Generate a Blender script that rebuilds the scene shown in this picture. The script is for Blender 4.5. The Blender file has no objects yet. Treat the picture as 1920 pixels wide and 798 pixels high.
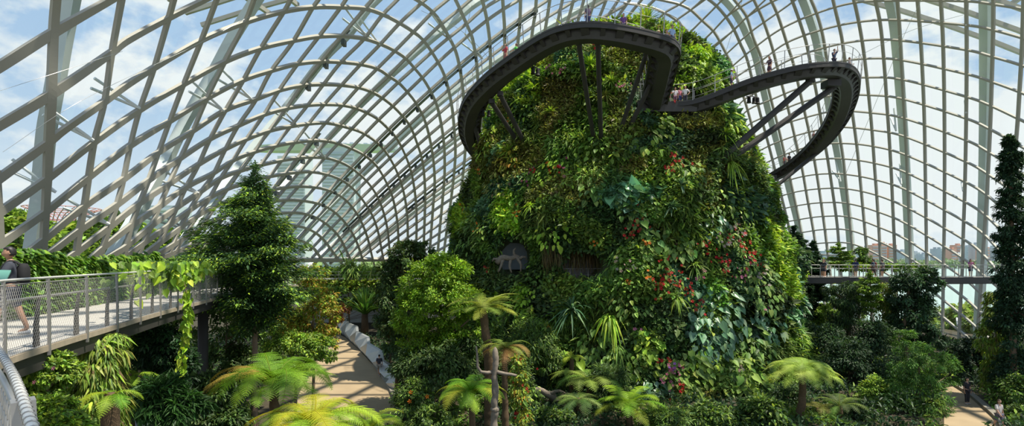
# Glasshouse with a planted mountain, looped walkways and a gridshell dome
EXPOSURE = 0.0
SKY = 1.05
SUN = 7.5
SUNDIR = (.40, -.10, .91)
import bpy, bmesh, math, random
import numpy as np
from mathutils import Vector, Matrix, Quaternion

R = np.random.default_rng(11)
random.seed(5)
SC = bpy.context.scene
COL = SC.collection
EYE = 9.3          # eye height above the garden floor
F = 1000.0         # focal length in pixels of the 1920 px frame
PX0, PY0 = 960.0, 487.0


def P(px, py, Y):
    """A point of the place from its direction in the frame and its distance ahead."""
    return np.array([(px - PX0) / F * Y, Y, EYE - (py - PY0) / F * Y])


def V3(p):
    return Vector((float(p[0]), float(p[1]), float(p[2])))


def unit(a):
    a = np.asarray(a, float)
    return a / np.maximum(np.linalg.norm(a, axis=-1, keepdims=True), 1e-9)


# ------------------------------------------------------------------ mesh buffers
class MB:
    def __init__(self):
        self.v, self.f, self.c, self.m, self.n = [], [], [], [], 0

    def add(self, verts, faces, col=None, mi=0):
        """faces: list of int arrays (k, s)"""
        verts = np.asarray(verts, float).reshape(-1, 3)
        self.v.append(verts)
        for fa in faces:
            fa = np.asarray(fa, int)
            if fa.size:
                self.f.append(fa + self.n)
                self.m.append(np.full(len(fa), mi))
        if col is None:
            col = np.array([.5, .5, .5])
        col = np.asarray(col, float)
        if col.ndim == 1:
            col = np.repeat(col[None], len(verts), 0)
        self.c.append(col)
        self.n += len(verts)
        return self

    def build(self, name, mats, parent=None, smooth=False, matrix=None):
        me = bpy.data.meshes.new(name)
        if self.n:
            v = np.concatenate(self.v)
            sizes = np.concatenate([np.full(len(f), f.shape[1]) for f in self.f])
            loops = np.concatenate([f.ravel() for f in self.f])
            me.vertices.add(len(v))
            me.vertices.foreach_set('co', v.astype(np.float32).ravel())
            me.loops.add(len(loops))
            me.loops.foreach_set('vertex_index', loops.astype(np.int32))
            me.polygons.add(len(sizes))
            st = np.concatenate([[0], np.cumsum(sizes)[:-1]])
            me.polygons.foreach_set('loop_start', st.astype(np.int32))
            me.polygons.foreach_set('loop_total', sizes.astype(np.int32))
            me.polygons.foreach_set('material_index', np.concatenate(self.m).astype(np.int32))
            me.polygons.foreach_set('use_smooth', np.full(len(sizes), bool(smooth)))
            c = np.concatenate(self.c)
            at = me.attributes.new('Col', 'FLOAT_COLOR', 'POINT')
            at.data.foreach_set('color', np.concatenate([c, np.ones((len(c), 1))], 1).astype(np.float32).ravel())
            me.update(calc_edges=True)
            me.validate()
        if not isinstance(mats, (list, tuple)):
            mats = [mats]
        for m in mats:
            me.materials.append(m)
        o = bpy.data.objects.new(name, me)
        COL.objects.link(o)
        if parent is not None:
            o.parent = parent
        return o

    def shift(self, off):
        off = np.asarray(off, float)
        self.v = [v - off for v in self.v]
        return self


def thing(name, label, cat, loc=(0, 0, 0), rz=0.0, group=None, kind=None):
    o = bpy.data.objects.new(name, None)
    o.empty_display_size = .3
    COL.objects.link(o)
    o.location = V3(loc)
    o.rotation_euler = (0, 0, rz)
    return tag(o, label, cat, group, kind)


def tag(o, label=None, cat=None, group=None, kind=None):
    if label: o['label'] = label
    if cat: o['category'] = cat
    if group: o['group'] = group
    if kind: o['kind'] = kind
    return o


def part(mb, name, mats, root, smooth=False):
    """Build a buffer given in world coordinates as a part of root (root unrotated)."""
    mb.shift(np.array(root.location))
    return mb.build(name, mats, root, smooth)


# ------------------------------------------------------------------ curves and sweeps
def spline(pts, step=None, n=None):
    """Catmull-Rom through points, resampled."""
    p = np.asarray(pts, float)
    if len(p) == 2:
        seg = p
        t = np.linspace(0, 1, 9)[:, None]
        d = p[0] * (1 - t) + p[1] * t
    else:
        q = np.vstack([2 * p[0] - p[1], p, 2 * p[-1] - p[-2]])
        out = []
        for i in range(1, len(q) - 2):
            t = np.linspace(0, 1, 12, endpoint=False)[:, None]
            a, b, c, e = q[i - 1], q[i], q[i + 1], q[i + 2]
            out.append(.5 * ((2 * b) + (-a + c) * t + (2 * a - 5 * b + 4 * c - e) * t * t + (-a + 3 * b - 3 * c + e) * t ** 3))
        d = np.vstack(out + [p[-1:]])
    s = np.concatenate([[0], np.cumsum(np.linalg.norm(np.diff(d, axis=0), axis=1))])
    if n is None:
        n = max(2, int(round(s[-1] / step)) + 1)
    u = np.linspace(0, s[-1], n)
    return np.stack([np.interp(u, s, d[:, k]) for k in range(d.shape[1])], 1)


def tangents(p):
    t = np.gradient(p, axis=0)
    return unit(t)


def sweep(mb, path, prof, nrm, closed=True, col=None, mi=0, caps=True):
    """prof (n, k, 2) or (k, 2): offsets along side and normal; nrm (n, 3) normals."""
    path = np.asarray(path, float)
    n = len(path)
    t = tangents(path)
    nrm = np.asarray(nrm, float)
    if nrm.ndim == 1:
        nrm = np.repeat(nrm[None], n, 0)
    s = unit(np.cross(t, nrm))
    nn = unit(np.cross(s, t))
    prof = np.asarray(prof, float)
    if prof.ndim == 2:
        prof = np.repeat(prof[None], n, 0)
    k = prof.shape[1]
    v = path[:, None] + prof[:, :, :1] * s[:, None] + prof[:, :, 1:] * nn[:, None]
    i = np.arange(n - 1)[:, None] * k
    j = np.arange(k if closed else k - 1)[None]
    j2 = (j + 1) % k
    q = np.stack([i + j, i + j2, i + k + j2, i + k + j], -1).reshape(-1, 4)
    fs = [q]
    if caps and closed:
        fs.append(np.arange(k)[None, ::-1])
        fs.append((np.arange(k) + (n - 1) * k)[None])
    mb.add(v.reshape(-1, 3), fs, col, mi)
    return mb


def ring(r, k=8):
    a = np.arange(k) / k * 2 * np.pi
    return np.stack([np.cos(a) * r, np.sin(a) * r], 1)


def tube(mb, pts, r, k=7, col=None, mi=0):
    pts = np.asarray(pts, float)
    n = len(pts)
    r = np.broadcast_to(np.asarray(r, float), (n,))
    t = tangents(pts)
    up = np.array([0, 0, 1.0]) if abs(t[:, 2]).mean() < .8 else np.array([.3, 1.0, 0])
    prof = ring(1, k)[None] * r[:, None, None]
    return sweep(mb, pts, prof, up, True, col, mi)


def rect(w, d0, d1):
    return np.array([[-w / 2, d0], [w / 2, d0], [w / 2, d1], [-w / 2, d1]])


def box(mb, c, size, rz=0.0, col=None, mi=0, taper=1.0):
    sx, sy, sz = np.asarray(size) / 2
    v = np.array([[-sx, -sy, -sz], [sx, -sy, -sz], [sx, sy, -sz], [-sx, sy, -sz],
                  [-sx * taper, -sy * taper, sz], [sx * taper, -sy * taper, sz], [sx * taper, sy * taper, sz], [-sx * taper, sy * taper, sz]])
    ca, sa = math.cos(rz), math.sin(rz)
    v = v @ np.array([[ca, sa, 0], [-sa, ca, 0], [0, 0, 1]]) + np.asarray(c)
    mb.add(v, [np.array([[0, 3, 2, 1], [4, 5, 6, 7], [0, 1, 5, 4], [1, 2, 6, 5], [2, 3, 7, 6], [3, 0, 4, 7]])], col, mi)
    return mb


def lathe(mb, c, prof, k=16, col=None, mi=0):
    prof = np.asarray(prof, float)
    a = np.arange(k) / k * 2 * np.pi
    v = np.stack([prof[:, None, 0] * np.cos(a), prof[:, None, 0] * np.sin(a), np.repeat(prof[:, 1:], k, 1)], -1)
    n = len(prof)
    i = np.arange(n - 1)[:, None] * k
    j = np.arange(k)[None]
    q = np.stack([i + j, i + (j + 1) % k, i + k + (j + 1) % k, i + k + j], -1).reshape(-1, 4)
    mb.add(v.reshape(-1, 3) + np.asarray(c), [q, np.arange(k)[None, ::-1], (np.arange(k) + (n - 1) * k)[None]], col, mi)
    return mb


# ------------------------------------------------------------------ noise
_LAT = R.random((32, 32, 32))


def noise(p, s=1.0):
    """smooth value noise in 0..1 at points (n,3)"""
    q = np.asarray(p, float) * s + 100.0
    i = np.floor(q).astype(int)
    f = q - i
    f = f * f * (3 - 2 * f)
    i &= 31
    j = (i + 1) & 31
    g = lambda a, b, c: _LAT[a, b, c]
    x0, y0, z0, x1, y1, z1 = i[:, 0], i[:, 1], i[:, 2], j[:, 0], j[:, 1], j[:, 2]
    fx, fy, fz = f[:, 0], f[:, 1], f[:, 2]
    a = g(x0, y0, z0) * (1 - fx) + g(x1, y0, z0) * fx
    b = g(x0, y1, z0) * (1 - fx) + g(x1, y1, z0) * fx
    c = g(x0, y0, z1) * (1 - fx) + g(x1, y0, z1) * fx
    d = g(x0, y1, z1) * (1 - fx) + g(x1, y1, z1) * fx
    return (a * (1 - fy) + b * fy) * (1 - fz) + (c * (1 - fy) + d * fy) * fz


def fbm(p, s, o=3):
    t, a, w = 0, 1.0, 0
    for k in range(o):
        t = t + a * noise(p, s * 2 ** k)
        w += a
        a *= .5
    return t / w


# ------------------------------------------------------------------ leaves
TEMPL = {
    'oval': (np.array([[0, 0, 0], [.3, -.5, .07], [.72, -.36, .03], [1, 0, -.1], [.72, .36, .03], [.3, .5, .07]]),
             [np.array([[0, 3, 2, 1], [0, 5, 4, 3]])]),
    'heart': (np.array([[0, 0, 0], [-.14, -.3, .04], [.2, -.52, .07], [.62, -.33, .0], [1, 0, -.16], [.62, .33, .0], [.2, .52, .07], [-.14, .3, .04]]),
              [np.array([[0, 4, 3, 2, 1], [0, 7, 6, 5, 4]])]),
    'lance': (np.array([[0, 0, 0], [.38, -.5, .05], [1, 0, -.12], [.38, .5, .05]]), [np.array([[0, 1, 2, 3]])]),
    'petal': (np.array([[0, 0, 0], [.6, -.5, .1], [1, 0, .05], [.6, .5, .1]]), [np.array([[0, 1, 2, 3]])]),
}


def leaves(mb, p, axis, nrm, L, W, col, shape='oval', mi=0):
    p = np.asarray(p, float)
    n = len(p)
    if n == 0:
        return mb
    tv, tf = TEMPL[shape]
    A = unit(axis)
    S = unit(np.cross(A, nrm))
    N = np.cross(S, A)
    L = np.broadcast_to(np.asarray(L, float), (n,))[:, None, None]
    W = np.broadcast_to(np.asarray(W, float), (n,))[:, None, None]
    v = p[:, None] + tv[None, :, :1] * L * A[:, None] + tv[None, :, 1:2] * W * S[:, None] + tv[None, :, 2:] * L * N[:, None]
    m = len(tv)
    fs = [(f[None] + (np.arange(n) * m)[:, None, None]).reshape(-1, f.shape[1]) for f in tf]
    col = np.asarray(col, float)
    if col.ndim == 1:
        col = np.repeat(col[None], n, 0)
    mb.add(v.reshape(-1, 3), fs, np.repeat(col, m, 0), mi)
    return mb


def rdir(n):
    return unit(R.normal(size=(n, 3)))


def pick(pal, n, jit=.22):
    """pal: list of (rgb, weight)"""
    cs = np.array([c for c, _ in pal], float)
    w = np.array([w for _, w in pal], float)
    i = R.choice(len(pal), n, p=w / w.sum())
    k = np.exp(R.normal(0, jit, (n, 1)))
    return np.clip(cs[i] * k * np.exp(R.normal(0, .07, (n, 3))), .002, .9)


# leaf palettes, linear reflectance
DARK = [((0.058, 0.109, 0.033), 5), ((0.099, 0.163, 0.045), 3), ((0.167, 0.261, 0.066), 1)]
MID = [((0.102, 0.184, 0.035), 4), ((0.185, 0.303, 0.053), 4), ((0.329, 0.458, 0.078), 1.5)]
BRIGHT = [((0.217, 0.373, 0.036), 4), ((0.338, 0.526, 0.046), 4), ((0.487, 0.639, 0.061), 2)]
LIME = [((0.252, 0.388, 0.043), 4), ((0.360, 0.496, 0.057), 3), ((0.132, 0.247, 0.028), 2)]
GOLD = [((.42, .36, .04), 4), ((.33, .33, .04), 3), ((.45, .25, .04), 2), ((.2, .25, .03), 2)]
BLUEG = [((0.080, 0.168, 0.085), 4), ((0.135, 0.259, 0.134), 4), ((0.243, 0.378, 0.192), 1)]
OLIVE = [((0.185, 0.219, 0.044), 4), ((0.295, 0.312, 0.067), 3), ((0.146, 0.112, 0.040), 1)]
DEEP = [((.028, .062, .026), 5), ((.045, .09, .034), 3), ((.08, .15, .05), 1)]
FERNY = [((.17, .34, .02), 3), ((.27, .44, .03), 3), ((.38, .50, .04), 1)]
RUST = [((.42, .24, .04), 4), ((.50, .32, .05), 3), ((.30, .32, .04), 4), ((.42, .44, .06), 3)]


# ------------------------------------------------------------------ materials
def new_mat(name):
    m = bpy.data.materials.new(name)
    m.use_nodes = True
    nt = m.node_tree
    nt.nodes.clear()
    out = nt.nodes.new('ShaderNodeOutputMaterial')
    return m, nt, out


def mat(name, col, rough=.6, metal=0.0, var=.12, scale=3.0, bump=0.0, spec=.4, col2=None):
    m, nt, out = new_mat(name)
    b = nt.nodes.new('ShaderNodeBsdfPrincipled')
    b.inputs['Roughness'].default_value = rough
    b.inputs['Metallic'].default_value = metal
    b.inputs['Specular IOR Level'].default_value = spec
    tc = nt.nodes.new('ShaderNodeTexCoord')
    nz = nt.nodes.new('ShaderNodeTexNoise')
    nz.inputs['Scale'].default_value = scale
    nz.inputs['Detail'].default_value = 5
    nt.links.new(tc.outputs['Object'], nz.inputs['Vector'])
    mx = nt.nodes.new('ShaderNodeMix')
    mx.data_type = 'RGBA'
    c = np.array(col, float)
    a = c * (1 - var)
    e = np.array(col2, float) if col2 else np.minimum(c * (1 + var), 1)
    mx.inputs['A'].default_value = (*a, 1)
    mx.inputs['B'].default_value = (*e, 1)
    nt.links.new(nz.outputs['Fac'], mx.inputs['Factor'])
    nt.links.new(mx.outputs['Result'], b.inputs['Base Color'])
    if bump:
        bp = nt.nodes.new('ShaderNodeBump')
        bp.inputs['Strength'].default_value = bump
        nt.links.new(nz.outputs['Fac'], bp.inputs['Height'])
        nt.links.new(bp.outputs['Normal'], b.inputs['Normal'])
    nt.links.new(b.outputs[0], out.inputs[0])
    return m


def leaf_mat(name, trans=.38, rough=.45, spec=.35):
    m, nt, out = new_mat(name)
    at = nt.nodes.new('ShaderNodeAttribute')
    at.attribute_name = 'Col'
    b = nt.nodes.new('ShaderNodeBsdfPrincipled')
    b.inputs['Roughness'].default_value = rough
    b.inputs['Specular IOR Level'].default_value = spec
    t = nt.nodes.new('ShaderNodeBsdfTranslucent')
    g = nt.nodes.new('ShaderNodeMix')
    g.data_type = 'RGBA'
    g.blend_type = 'MULTIPLY'
    g.inputs['Factor'].default_value = 1
    g.inputs['B'].default_value = (1.0, 1.0, .55, 1)
    mx = nt.nodes.new('ShaderNodeMixShader')
    mx.inputs[0].default_value = trans
    nt.links.new(at.outputs['Color'], b.inputs['Base Color'])
    nt.links.new(at.outputs['Color'], g.inputs['A'])
    nt.links.new(g.outputs['Result'], t.inputs['Color'])
    nt.links.new(b.outputs[0], mx.inputs[1])
    nt.links.new(t.outputs[0], mx.inputs[2])
    nt.links.new(mx.outputs[0], out.inputs[0])
    return m


M = {}
M['leaf'] = leaf_mat('leaf', .36, .5, .3)
M['gloss_leaf'] = leaf_mat('gloss_leaf', .25, .32, .5)
M['needle'] = leaf_mat('needle', .25, .6, .2)
M['flower'] = leaf_mat('flower', .3, .6, .2)
M['bark'] = mat('bark', (.17, .12, .075), .9, 0, .45, 9, .5)
M['fibre'] = mat('fibre', (.10, .065, .035), .95, 0, .5, 14, .7)
M['grey_wood'] = mat('grey_wood', (.20, .165, .125), .92, 0, .55, 7, .8)
M['steel_paint'] = mat('steel_paint', (.37, .34, .285), .5, 0, .05, .5)
M['arch_steel'] = mat('arch_steel', (.58, .62, .60), .5, 0, .05, .4)
M['dark_steel'] = mat('dark_steel', (.042, .039, .036), .6, .1, .2, 1.5)
M['dark_plate'] = mat('dark_plate', (.055, .052, .048), .6, .1, .25, .8)
M['grating'] = mat('grating', (.42, .38, .33), .7, 0, .15, 4)
M['galv'] = mat('galv', (.34, .33, .31), .42, .55, .12, 6)
M['wire'] = mat('wire', (.40, .39, .36), .45, .4, .05, 6)
M['rail_white'] = mat('rail_white', (.62, .62, .58), .4, .3, .1, 8)
M['deck'] = mat('deck', (.44, .42, .38), .8, 0, .12, 2.5)
M['rust_edge'] = mat('rust_edge', (.36, .30, .22), .7, .1, .3, 7)
M['soil'] = mat('soil', (.05, .04, .022), .95, 0, .5, 1.5, .3)
M['rock'] = mat('rock', (.07, .09, .04), .95, 0, .5, .6, .4)
M['concrete'] = mat('concrete', (.42, .42, .4), .8, 0, .1, 2)
M['silver'] = mat('silver', (.40, .41, .40), .42, .5, .1, 1.5)
M['path'] = mat('path', (.33, .25, .15), .85, 0, .22, .7, 0, .3)
M['kerb'] = mat('kerb', (.22, .20, .16), .85, 0, .15, 2)
M['cable'] = mat('cable', (.5, .5, .48), .4, .5, .05, 4)
M['black'] = mat('black', (.012, .012, .013), .6, 0, .2, 5)
M['white_paint'] = mat('white_paint', (.75, .76, .74), .5, 0, .04, 3)
# ================================================================== camera, sky, sun
cd = bpy.data.cameras.new('camera')
cam = bpy.data.objects.new('camera', cd)
COL.objects.link(cam)
cd.sensor_width = 36
cd.lens = 36 * F / 1920
cd.shift_y = (PY0 - 399) / 1920
cd.clip_end = 6000
cd.clip_start = .05
cam.location = (0, 0, EYE)
cam.rotation_euler = (math.pi / 2, 0, 0)
SC.camera = cam
SC.view_settings.view_transform = 'Standard'
SC.view_settings.look = 'None'
SC.view_settings.gamma = 1
SC.view_settings.use_curve_mapping = False
SC.view_settings.exposure = EXPOSURE

w = bpy.data.worlds.new('sky')
SC.world = w
w.use_nodes = True
nt = w.node_tree
nt.nodes.clear()
N = nt.nodes.new
L = nt.links.new
out = N('ShaderNodeOutputWorld')
bg = N('ShaderNodeBackground')
tc = N('ShaderNodeTexCoord')
sep = N('ShaderNodeSeparateXYZ')
L(tc.outputs['Generated'], sep.inputs[0])
rmp = N('ShaderNodeValToRGB')
el = rmp.color_ramp.elements
el[0].position, el[0].color = 0.0, (.66, .77, .87, 1)
el[1].position, el[1].color = 1.0, (.22, .40, .74, 1)
e = el.new(.12); e.color = (.55, .70, .87, 1)
e = el.new(.32); e.color = (.43, .60, .83, 1)
L(sep.outputs['Z'], rmp.inputs[0])
mp = N('ShaderNodeMapping')
mp.inputs['Scale'].default_value = (1, 1, 1.7)
mp.inputs['Location'].default_value = (3.1, .4, .2)
L(tc.outputs['Generated'], mp.inputs[0])
nz = N('ShaderNodeTexNoise')
nz.inputs['Scale'].default_value = 5.5
nz.inputs['Detail'].default_value = 9
nz.inputs['Roughness'].default_value = .56
L(mp.outputs[0], nz.inputs['Vector'])
cr = N('ShaderNodeValToRGB')
cr.color_ramp.elements[0].position, cr.color_ramp.elements[0].color = .53, (0, 0, 0, 1)
cr.color_ramp.elements[1].position, cr.color_ramp.elements[1].color = .63, (1, 1, 1, 1)
# cloud banks: heaps standing over the water on the right, at the left and behind the far end
acc = nz.outputs['Fac']
for cx, cy, cz, wd, am in ((.75, 1, .26, .965, .17), (.62, 1, .12, .96, .14), (-.86, 1, .20, .985, .10), (-.66, 1, .28, .99, .09), (-.2, 1, .22, .97, .13), (.45, 1, .22, .97, .12)):
    vm = N('ShaderNodeVectorMath'); vm.operation = 'DOT_PRODUCT'
    vm.inputs[1].default_value = tuple(unit(np.array([cx, cy, cz])))
    nv = N('ShaderNodeVectorMath'); nv.operation = 'NORMALIZE'
    L(tc.outputs['Generated'], nv.inputs[0])
    L(nv.outputs[0], vm.inputs[0])
    mr = N('ShaderNodeMapRange')
    mr.interpolation_type = 'SMOOTHSTEP'
    mr.inputs['From Min'].default_value = wd
    mr.inputs['From Max'].default_value = 1.0
    mr.inputs['To Max'].default_value = am
    L(vm.outputs['Value'], mr.inputs['Value'])
    ad = N('ShaderNodeMath')
    L(acc, ad.inputs[0]); L(mr.outputs[0], ad.inputs[1])
    acc = ad.outputs[0]
L(acc, cr.inputs[0])
# thin bright haze low over the horizon
hz = N('ShaderNodeMapRange')
hz.inputs['From Min'].default_value = .0
hz.inputs['From Max'].default_value = .22
hz.inputs['To Min'].default_value = .7
hz.inputs['To Max'].default_value = .0
L(sep.outputs['Z'], hz.inputs[0])
mm = N('ShaderNodeMath'); mm.operation = 'MAXIMUM'
L(cr.outputs[0], mm.inputs[0])
L(hz.outputs[0], mm.inputs[1])
mx = N('ShaderNodeMix'); mx.data_type = 'RGBA'
mx.inputs['B'].default_value = (.90, .93, .95, 1)
L(mm.outputs[0], mx.inputs['Factor'])
L(rmp.outputs[0], mx.inputs['A'])
L(mx.outputs['Result'], bg.inputs[0])
bg.inputs[1].default_value = SKY
L(bg.outputs[0], out.inputs[0])

sl = bpy.data.lights.new('sun', 'SUN')
sl.energy = SUN
sl.angle = math.radians(.6)
sl.color = (1, .93, .80)
so = bpy.data.objects.new('sun', sl)
COL.objects.link(so)
so.location = (0, 0, 80)
so.rotation_euler = Vector(SUNDIR).to_track_quat('Z', 'Y').to_euler()

# ================================================================== the glass dome
DCP = np.array([
    (-300, -150, 11), (-300, 480, 15), (-300, 800, 16), (0, 0, 17), (0, 250, 19), (0, 480, 20), (100, 480, 23), (150, 200, 21), (300, 470, 32), (300, 0, 24),
    (300, 250, 30), (500, 0, 33), (500, 250, 46), (500, 480, 62), (640, 480, 92), (640, 300, 72), (640, 100, 49),
    (800, 0, 54), (800, 250, 78), (800, 480, 104), (1000, 0, 70), (900, 400, 110), (1100, 0, 77), (1250, 0, 79), (1150, 400, 112),
    (1400, 0, 74), (1400, 200, 88), (1440, 400, 95), (1600, 0, 66), (1600, 250, 78), (1600, 480, 82), (1700, 480, 73),
    (1810, 0, 55), (1810, 250, 61), (1810, 480, 62), (1810, 640, 61), (1920, 0, 49), (1920, 480, 53), (2150, 0, 39), (2150, 480, 42), (2150, 800, 41),
    (1500, -200, 62), (1000, -200, 55), (500, -200, 24), (0, -200, 14), (0, 800, 21), (640, 600, 100), (1200, 700, 112), (1600, 700, 82)], float)


def _tk(r2):
    return .5 * r2 * np.log(r2 + 1e-12)


def _tps(cp):
    x = cp[:, :2] / 500
    n = len(x)
    d = ((x[:, None] - x[None]) ** 2).sum(-1)
    A = np.zeros((n + 3, n + 3))
    A[:n, :n] = _tk(d) + np.eye(n) * .004
    A[:n, n:] = np.c_[np.ones(n), x]
    A[n:, :n] = A[:n, n:].T
    return x, np.linalg.solve(A, np.r_[np.log(cp[:, 2]), 0, 0, 0])


_TX, _TW = _tps(DCP)


def dome_Y(px, py):
    q = np.stack([np.asarray(px, float).ravel(), np.asarray(py, float).ravel()], 1) / 500
    d = ((q[:, None] - _TX[None]) ** 2).sum(-1)
    n = len(_TX)
    return np.exp(_tk(d) @ _TW[:n] + _TW[n] + q @ _TW[n + 1:]).reshape(np.shape(px))


def dome_pt(px, py):
    Y = dome_Y(px, py)
    return np.stack([(px - PX0) / F * Y, Y, EYE - (py - PY0) / F * Y], -1)


def dome_nrm(px, py):
    """outward normal"""
    a = dome_pt(px + 4, py) - dome_pt(px - 4, py)
    b = dome_pt(px, py + 4) - dome_pt(px, py - 4)
    n = unit(np.cross(a, b))
    c = dome_pt(px, py) - np.array([0, 0, EYE])
    return n * np.sign((n * c).sum(-1, keepdims=True))


M['glass'], nt, out = new_mat('dome_glass')
tr = nt.nodes.new('ShaderNodeBsdfTransparent')
tr.inputs[0].default_value = (.91, .955, .94, 1)
gl = nt.nodes.new('ShaderNodeBsdfGlossy')
gl.inputs['Roughness'].default_value = .03
gl.inputs[0].default_value = (.9, 1, .97, 1)
mx = nt.nodes.new('ShaderNodeMixShader')
mx.inputs[0].default_value = .035
nt.links.new(tr.outputs[0], mx.inputs[1])
nt.links.new(gl.outputs[0], mx.inputs[2])
nt.links.new(mx.outputs[0], out.inputs[0])

dome = thing('ceiling', 'curved glass and steel gridshell roof of the conservatory', 'glass roof', (0, 0, 0), kind='structure')

gx, gy = np.arange(-300, 2151, 35.0), np.arange(-150, 801, 35.0)
GX, GY = np.meshgrid(gx, gy)
gp = dome_pt(GX, GY) + dome_nrm(GX.ravel(), GY.ravel()).reshape(GX.shape + (3,)) * .55
gp[..., 2] = np.maximum(gp[..., 2], -.5)
nx, ny = len(gx), len(gy)
i = np.arange(ny - 1)[:, None] * nx + np.arange(nx - 1)[None]
q = np.stack([i, i + 1, i + nx + 1, i + nx], -1).reshape(-1, 4)
m = MB().add(gp.reshape(-1, 3), [q])
m.build('glass_pane', M['glass'], dome, True)


def member(pts, w, d, name='rib', off=0.0, mi='steel_paint', ext0=120, ext1=120, d0=0.0):
    p = np.asarray(pts, float)
    a, b = p[0] - p[1], p[-1] - p[-2]
    p = np.vstack([p[0] + a / np.linalg.norm(a) * ext0] * (ext0 > 0) + [p] + [p[-1] + b / np.linalg.norm(b) * ext1] * (ext1 > 0))
    s = spline(p, 11)
    s = s[(s[:, 0] > -320) & (s[:, 0] < 2170) & (s[:, 1] > -190) & (s[:, 1] < 900)]
    X = dome_pt(s[:, 0], s[:, 1])
    nr = dome_nrm(s[:, 0], s[:, 1])
    k = X[:, 2] > -.3
    if k.sum() < 2:
        return
    X, nr = X[k] + nr[k] * off, nr[k]
    mb = MB()
    ww = w * (.86 - .0006 * X[:, 1]) if name == 'rib' else np.full(len(X), w)
    dd = d * (.08 + .0075 * X[:, 1]) if name == 'rib' else np.full(len(X), d)
    z = np.zeros_like(ww)
    sweep(mb, X, np.stack([np.stack([-ww / 2, z], 1), np.stack([ww / 2, z], 1), np.stack([ww / 2, dd], 1), np.stack([-ww / 2, dd], 1)], 1), nr)
    mb.build(name, M[mi], dome)


A = {}
A[0] = [(-2, 380), (1, 420), (4, 470)]
A[1] = [(107.7, 0), (103, 62), (98.6, 177), (93.5, 269), (91, 336), (88, 399), (85, 450), (84.5, 472)]
A[2] = [(231, 0), (213, 99), (199, 192), (180, 266), (169, 333), (161, 387), (152, 432), (146, 473)]
A[3] = [(328.7, 0), (318.8, 36), (291.7, 129), (264.7, 207), (247.5, 273), (234.6, 336), (222, 384), (207.5, 426), (195.5, 465)]
A[4] = [(409, 0), (380.8, 75), (347, 159), (321, 228), (300, 286), (281.5, 338), (264.7, 381), (249, 423), (240, 462)]
A[5] = [(479, 0), (461, 45), (424, 117), (390, 186), (363, 249), (340.7, 297), (319.7, 345), (301.7, 387), (286.6, 423), (271.6, 456)]
A[6] = [(547.7, 0), (534, 24), (490.5, 93), (456.5, 155), (424, 210), (395, 264), (374, 311), (350, 354), (333, 392), (317, 425), (300, 458)]
A[7] = [(600, 0), (587, 18), (551, 80), (510, 135), (481, 190), (448, 238), (423.5, 283.6), (401, 330), (378, 362), (357, 396), (339, 429), (327, 459)]
A[8] = [(651, 0), (641, 15), (599, 71), (561, 120), (527, 168), (496.5, 216.5), (462.6, 264), (440, 300), (417, 333), (395, 372), (372, 405), (350, 440)]
A[9] = [(701, 0), (686, 18), (642, 69), (603, 117), (570, 159), (538.6, 204.5), (505, 248), (477.6, 288), (450.5, 324), (425, 360), (400, 396), (378, 430)]
A[10] = [(748, 0), (717.6, 31), (684, 75), (642, 117), (608, 160), (577.7, 200), (547, 238), (516, 277), (488, 314), (462, 350), (436, 386), (410, 425)]
A[11] = [(800, 0), (793, 6), (751, 45), (715, 84), (678, 122), (642, 161), (610, 197), (580, 234), (553, 270), (527, 306), (500, 343), (474, 380), (448, 418)]
A[12] = [(842, 0), (813, 24), (776.7, 61.6), (742, 97), (708, 131), (674, 165), (644, 198.5), (612, 232), (585, 265), (560, 297), (534, 329), (508, 362), (480, 397)]
A[13] = [(885, 0), (864, 18), (829, 46.6), (796, 78), (762, 111), (730, 144), (698, 174), (668, 205), (639, 236), (612, 267), (585, 298), (558, 329), (530, 362), (500, 398)]
A[14] = [(945, -5), (909, 17), (877, 45), (843, 72), (810, 100), (778, 129), (748, 156), (718, 185), (689, 213.5), (661, 243), (634, 272), (608, 300), (582, 328), (555, 358), (525, 390)]
A[15] = [(1006, -16), (977, 0), (946, 18), (914, 40), (883, 65), (853, 91), (823, 118), (793, 147), (765, 174), (737, 201), (709, 228), (682, 256), (655, 284), (630, 312), (604, 340), (576, 370), (545, 405)]
B5 = np.array([(678, 122), (708.5, 130), (730, 144), (748, 156), (765, 174), (781, 195), (799, 231.6), (803, 240), (811, 270), (814, 300), (816, 339), (813, 390), (810, 444), (806, 490)])
y5 = [195, 215, 235, 254, 272.5, 291, 309, 327, 345, 363, 380, 397, 414, 431, 447, 463, 479]
for k in range(16, 33):
    yy = y5[k - 16]
    xx = np.interp(yy, B5[:, 1], B5[:, 0])
    s_ = -.93 + (k - 16) * .022
    dx = np.arange(-300, 291, 30.0)
    y = yy + s_ * dx + np.where(dx < 0, .00045, .0006) * dx * dx
    keep = (y < 485) & (y > -40) & (dx + xx < 1120)
    A[k] = np.stack([dx + xx, y], 1)[keep]
for k, p in A.items():
    member(p, .38, .5, ext0=60 if k < 16 else 20, ext1=110)

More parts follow.
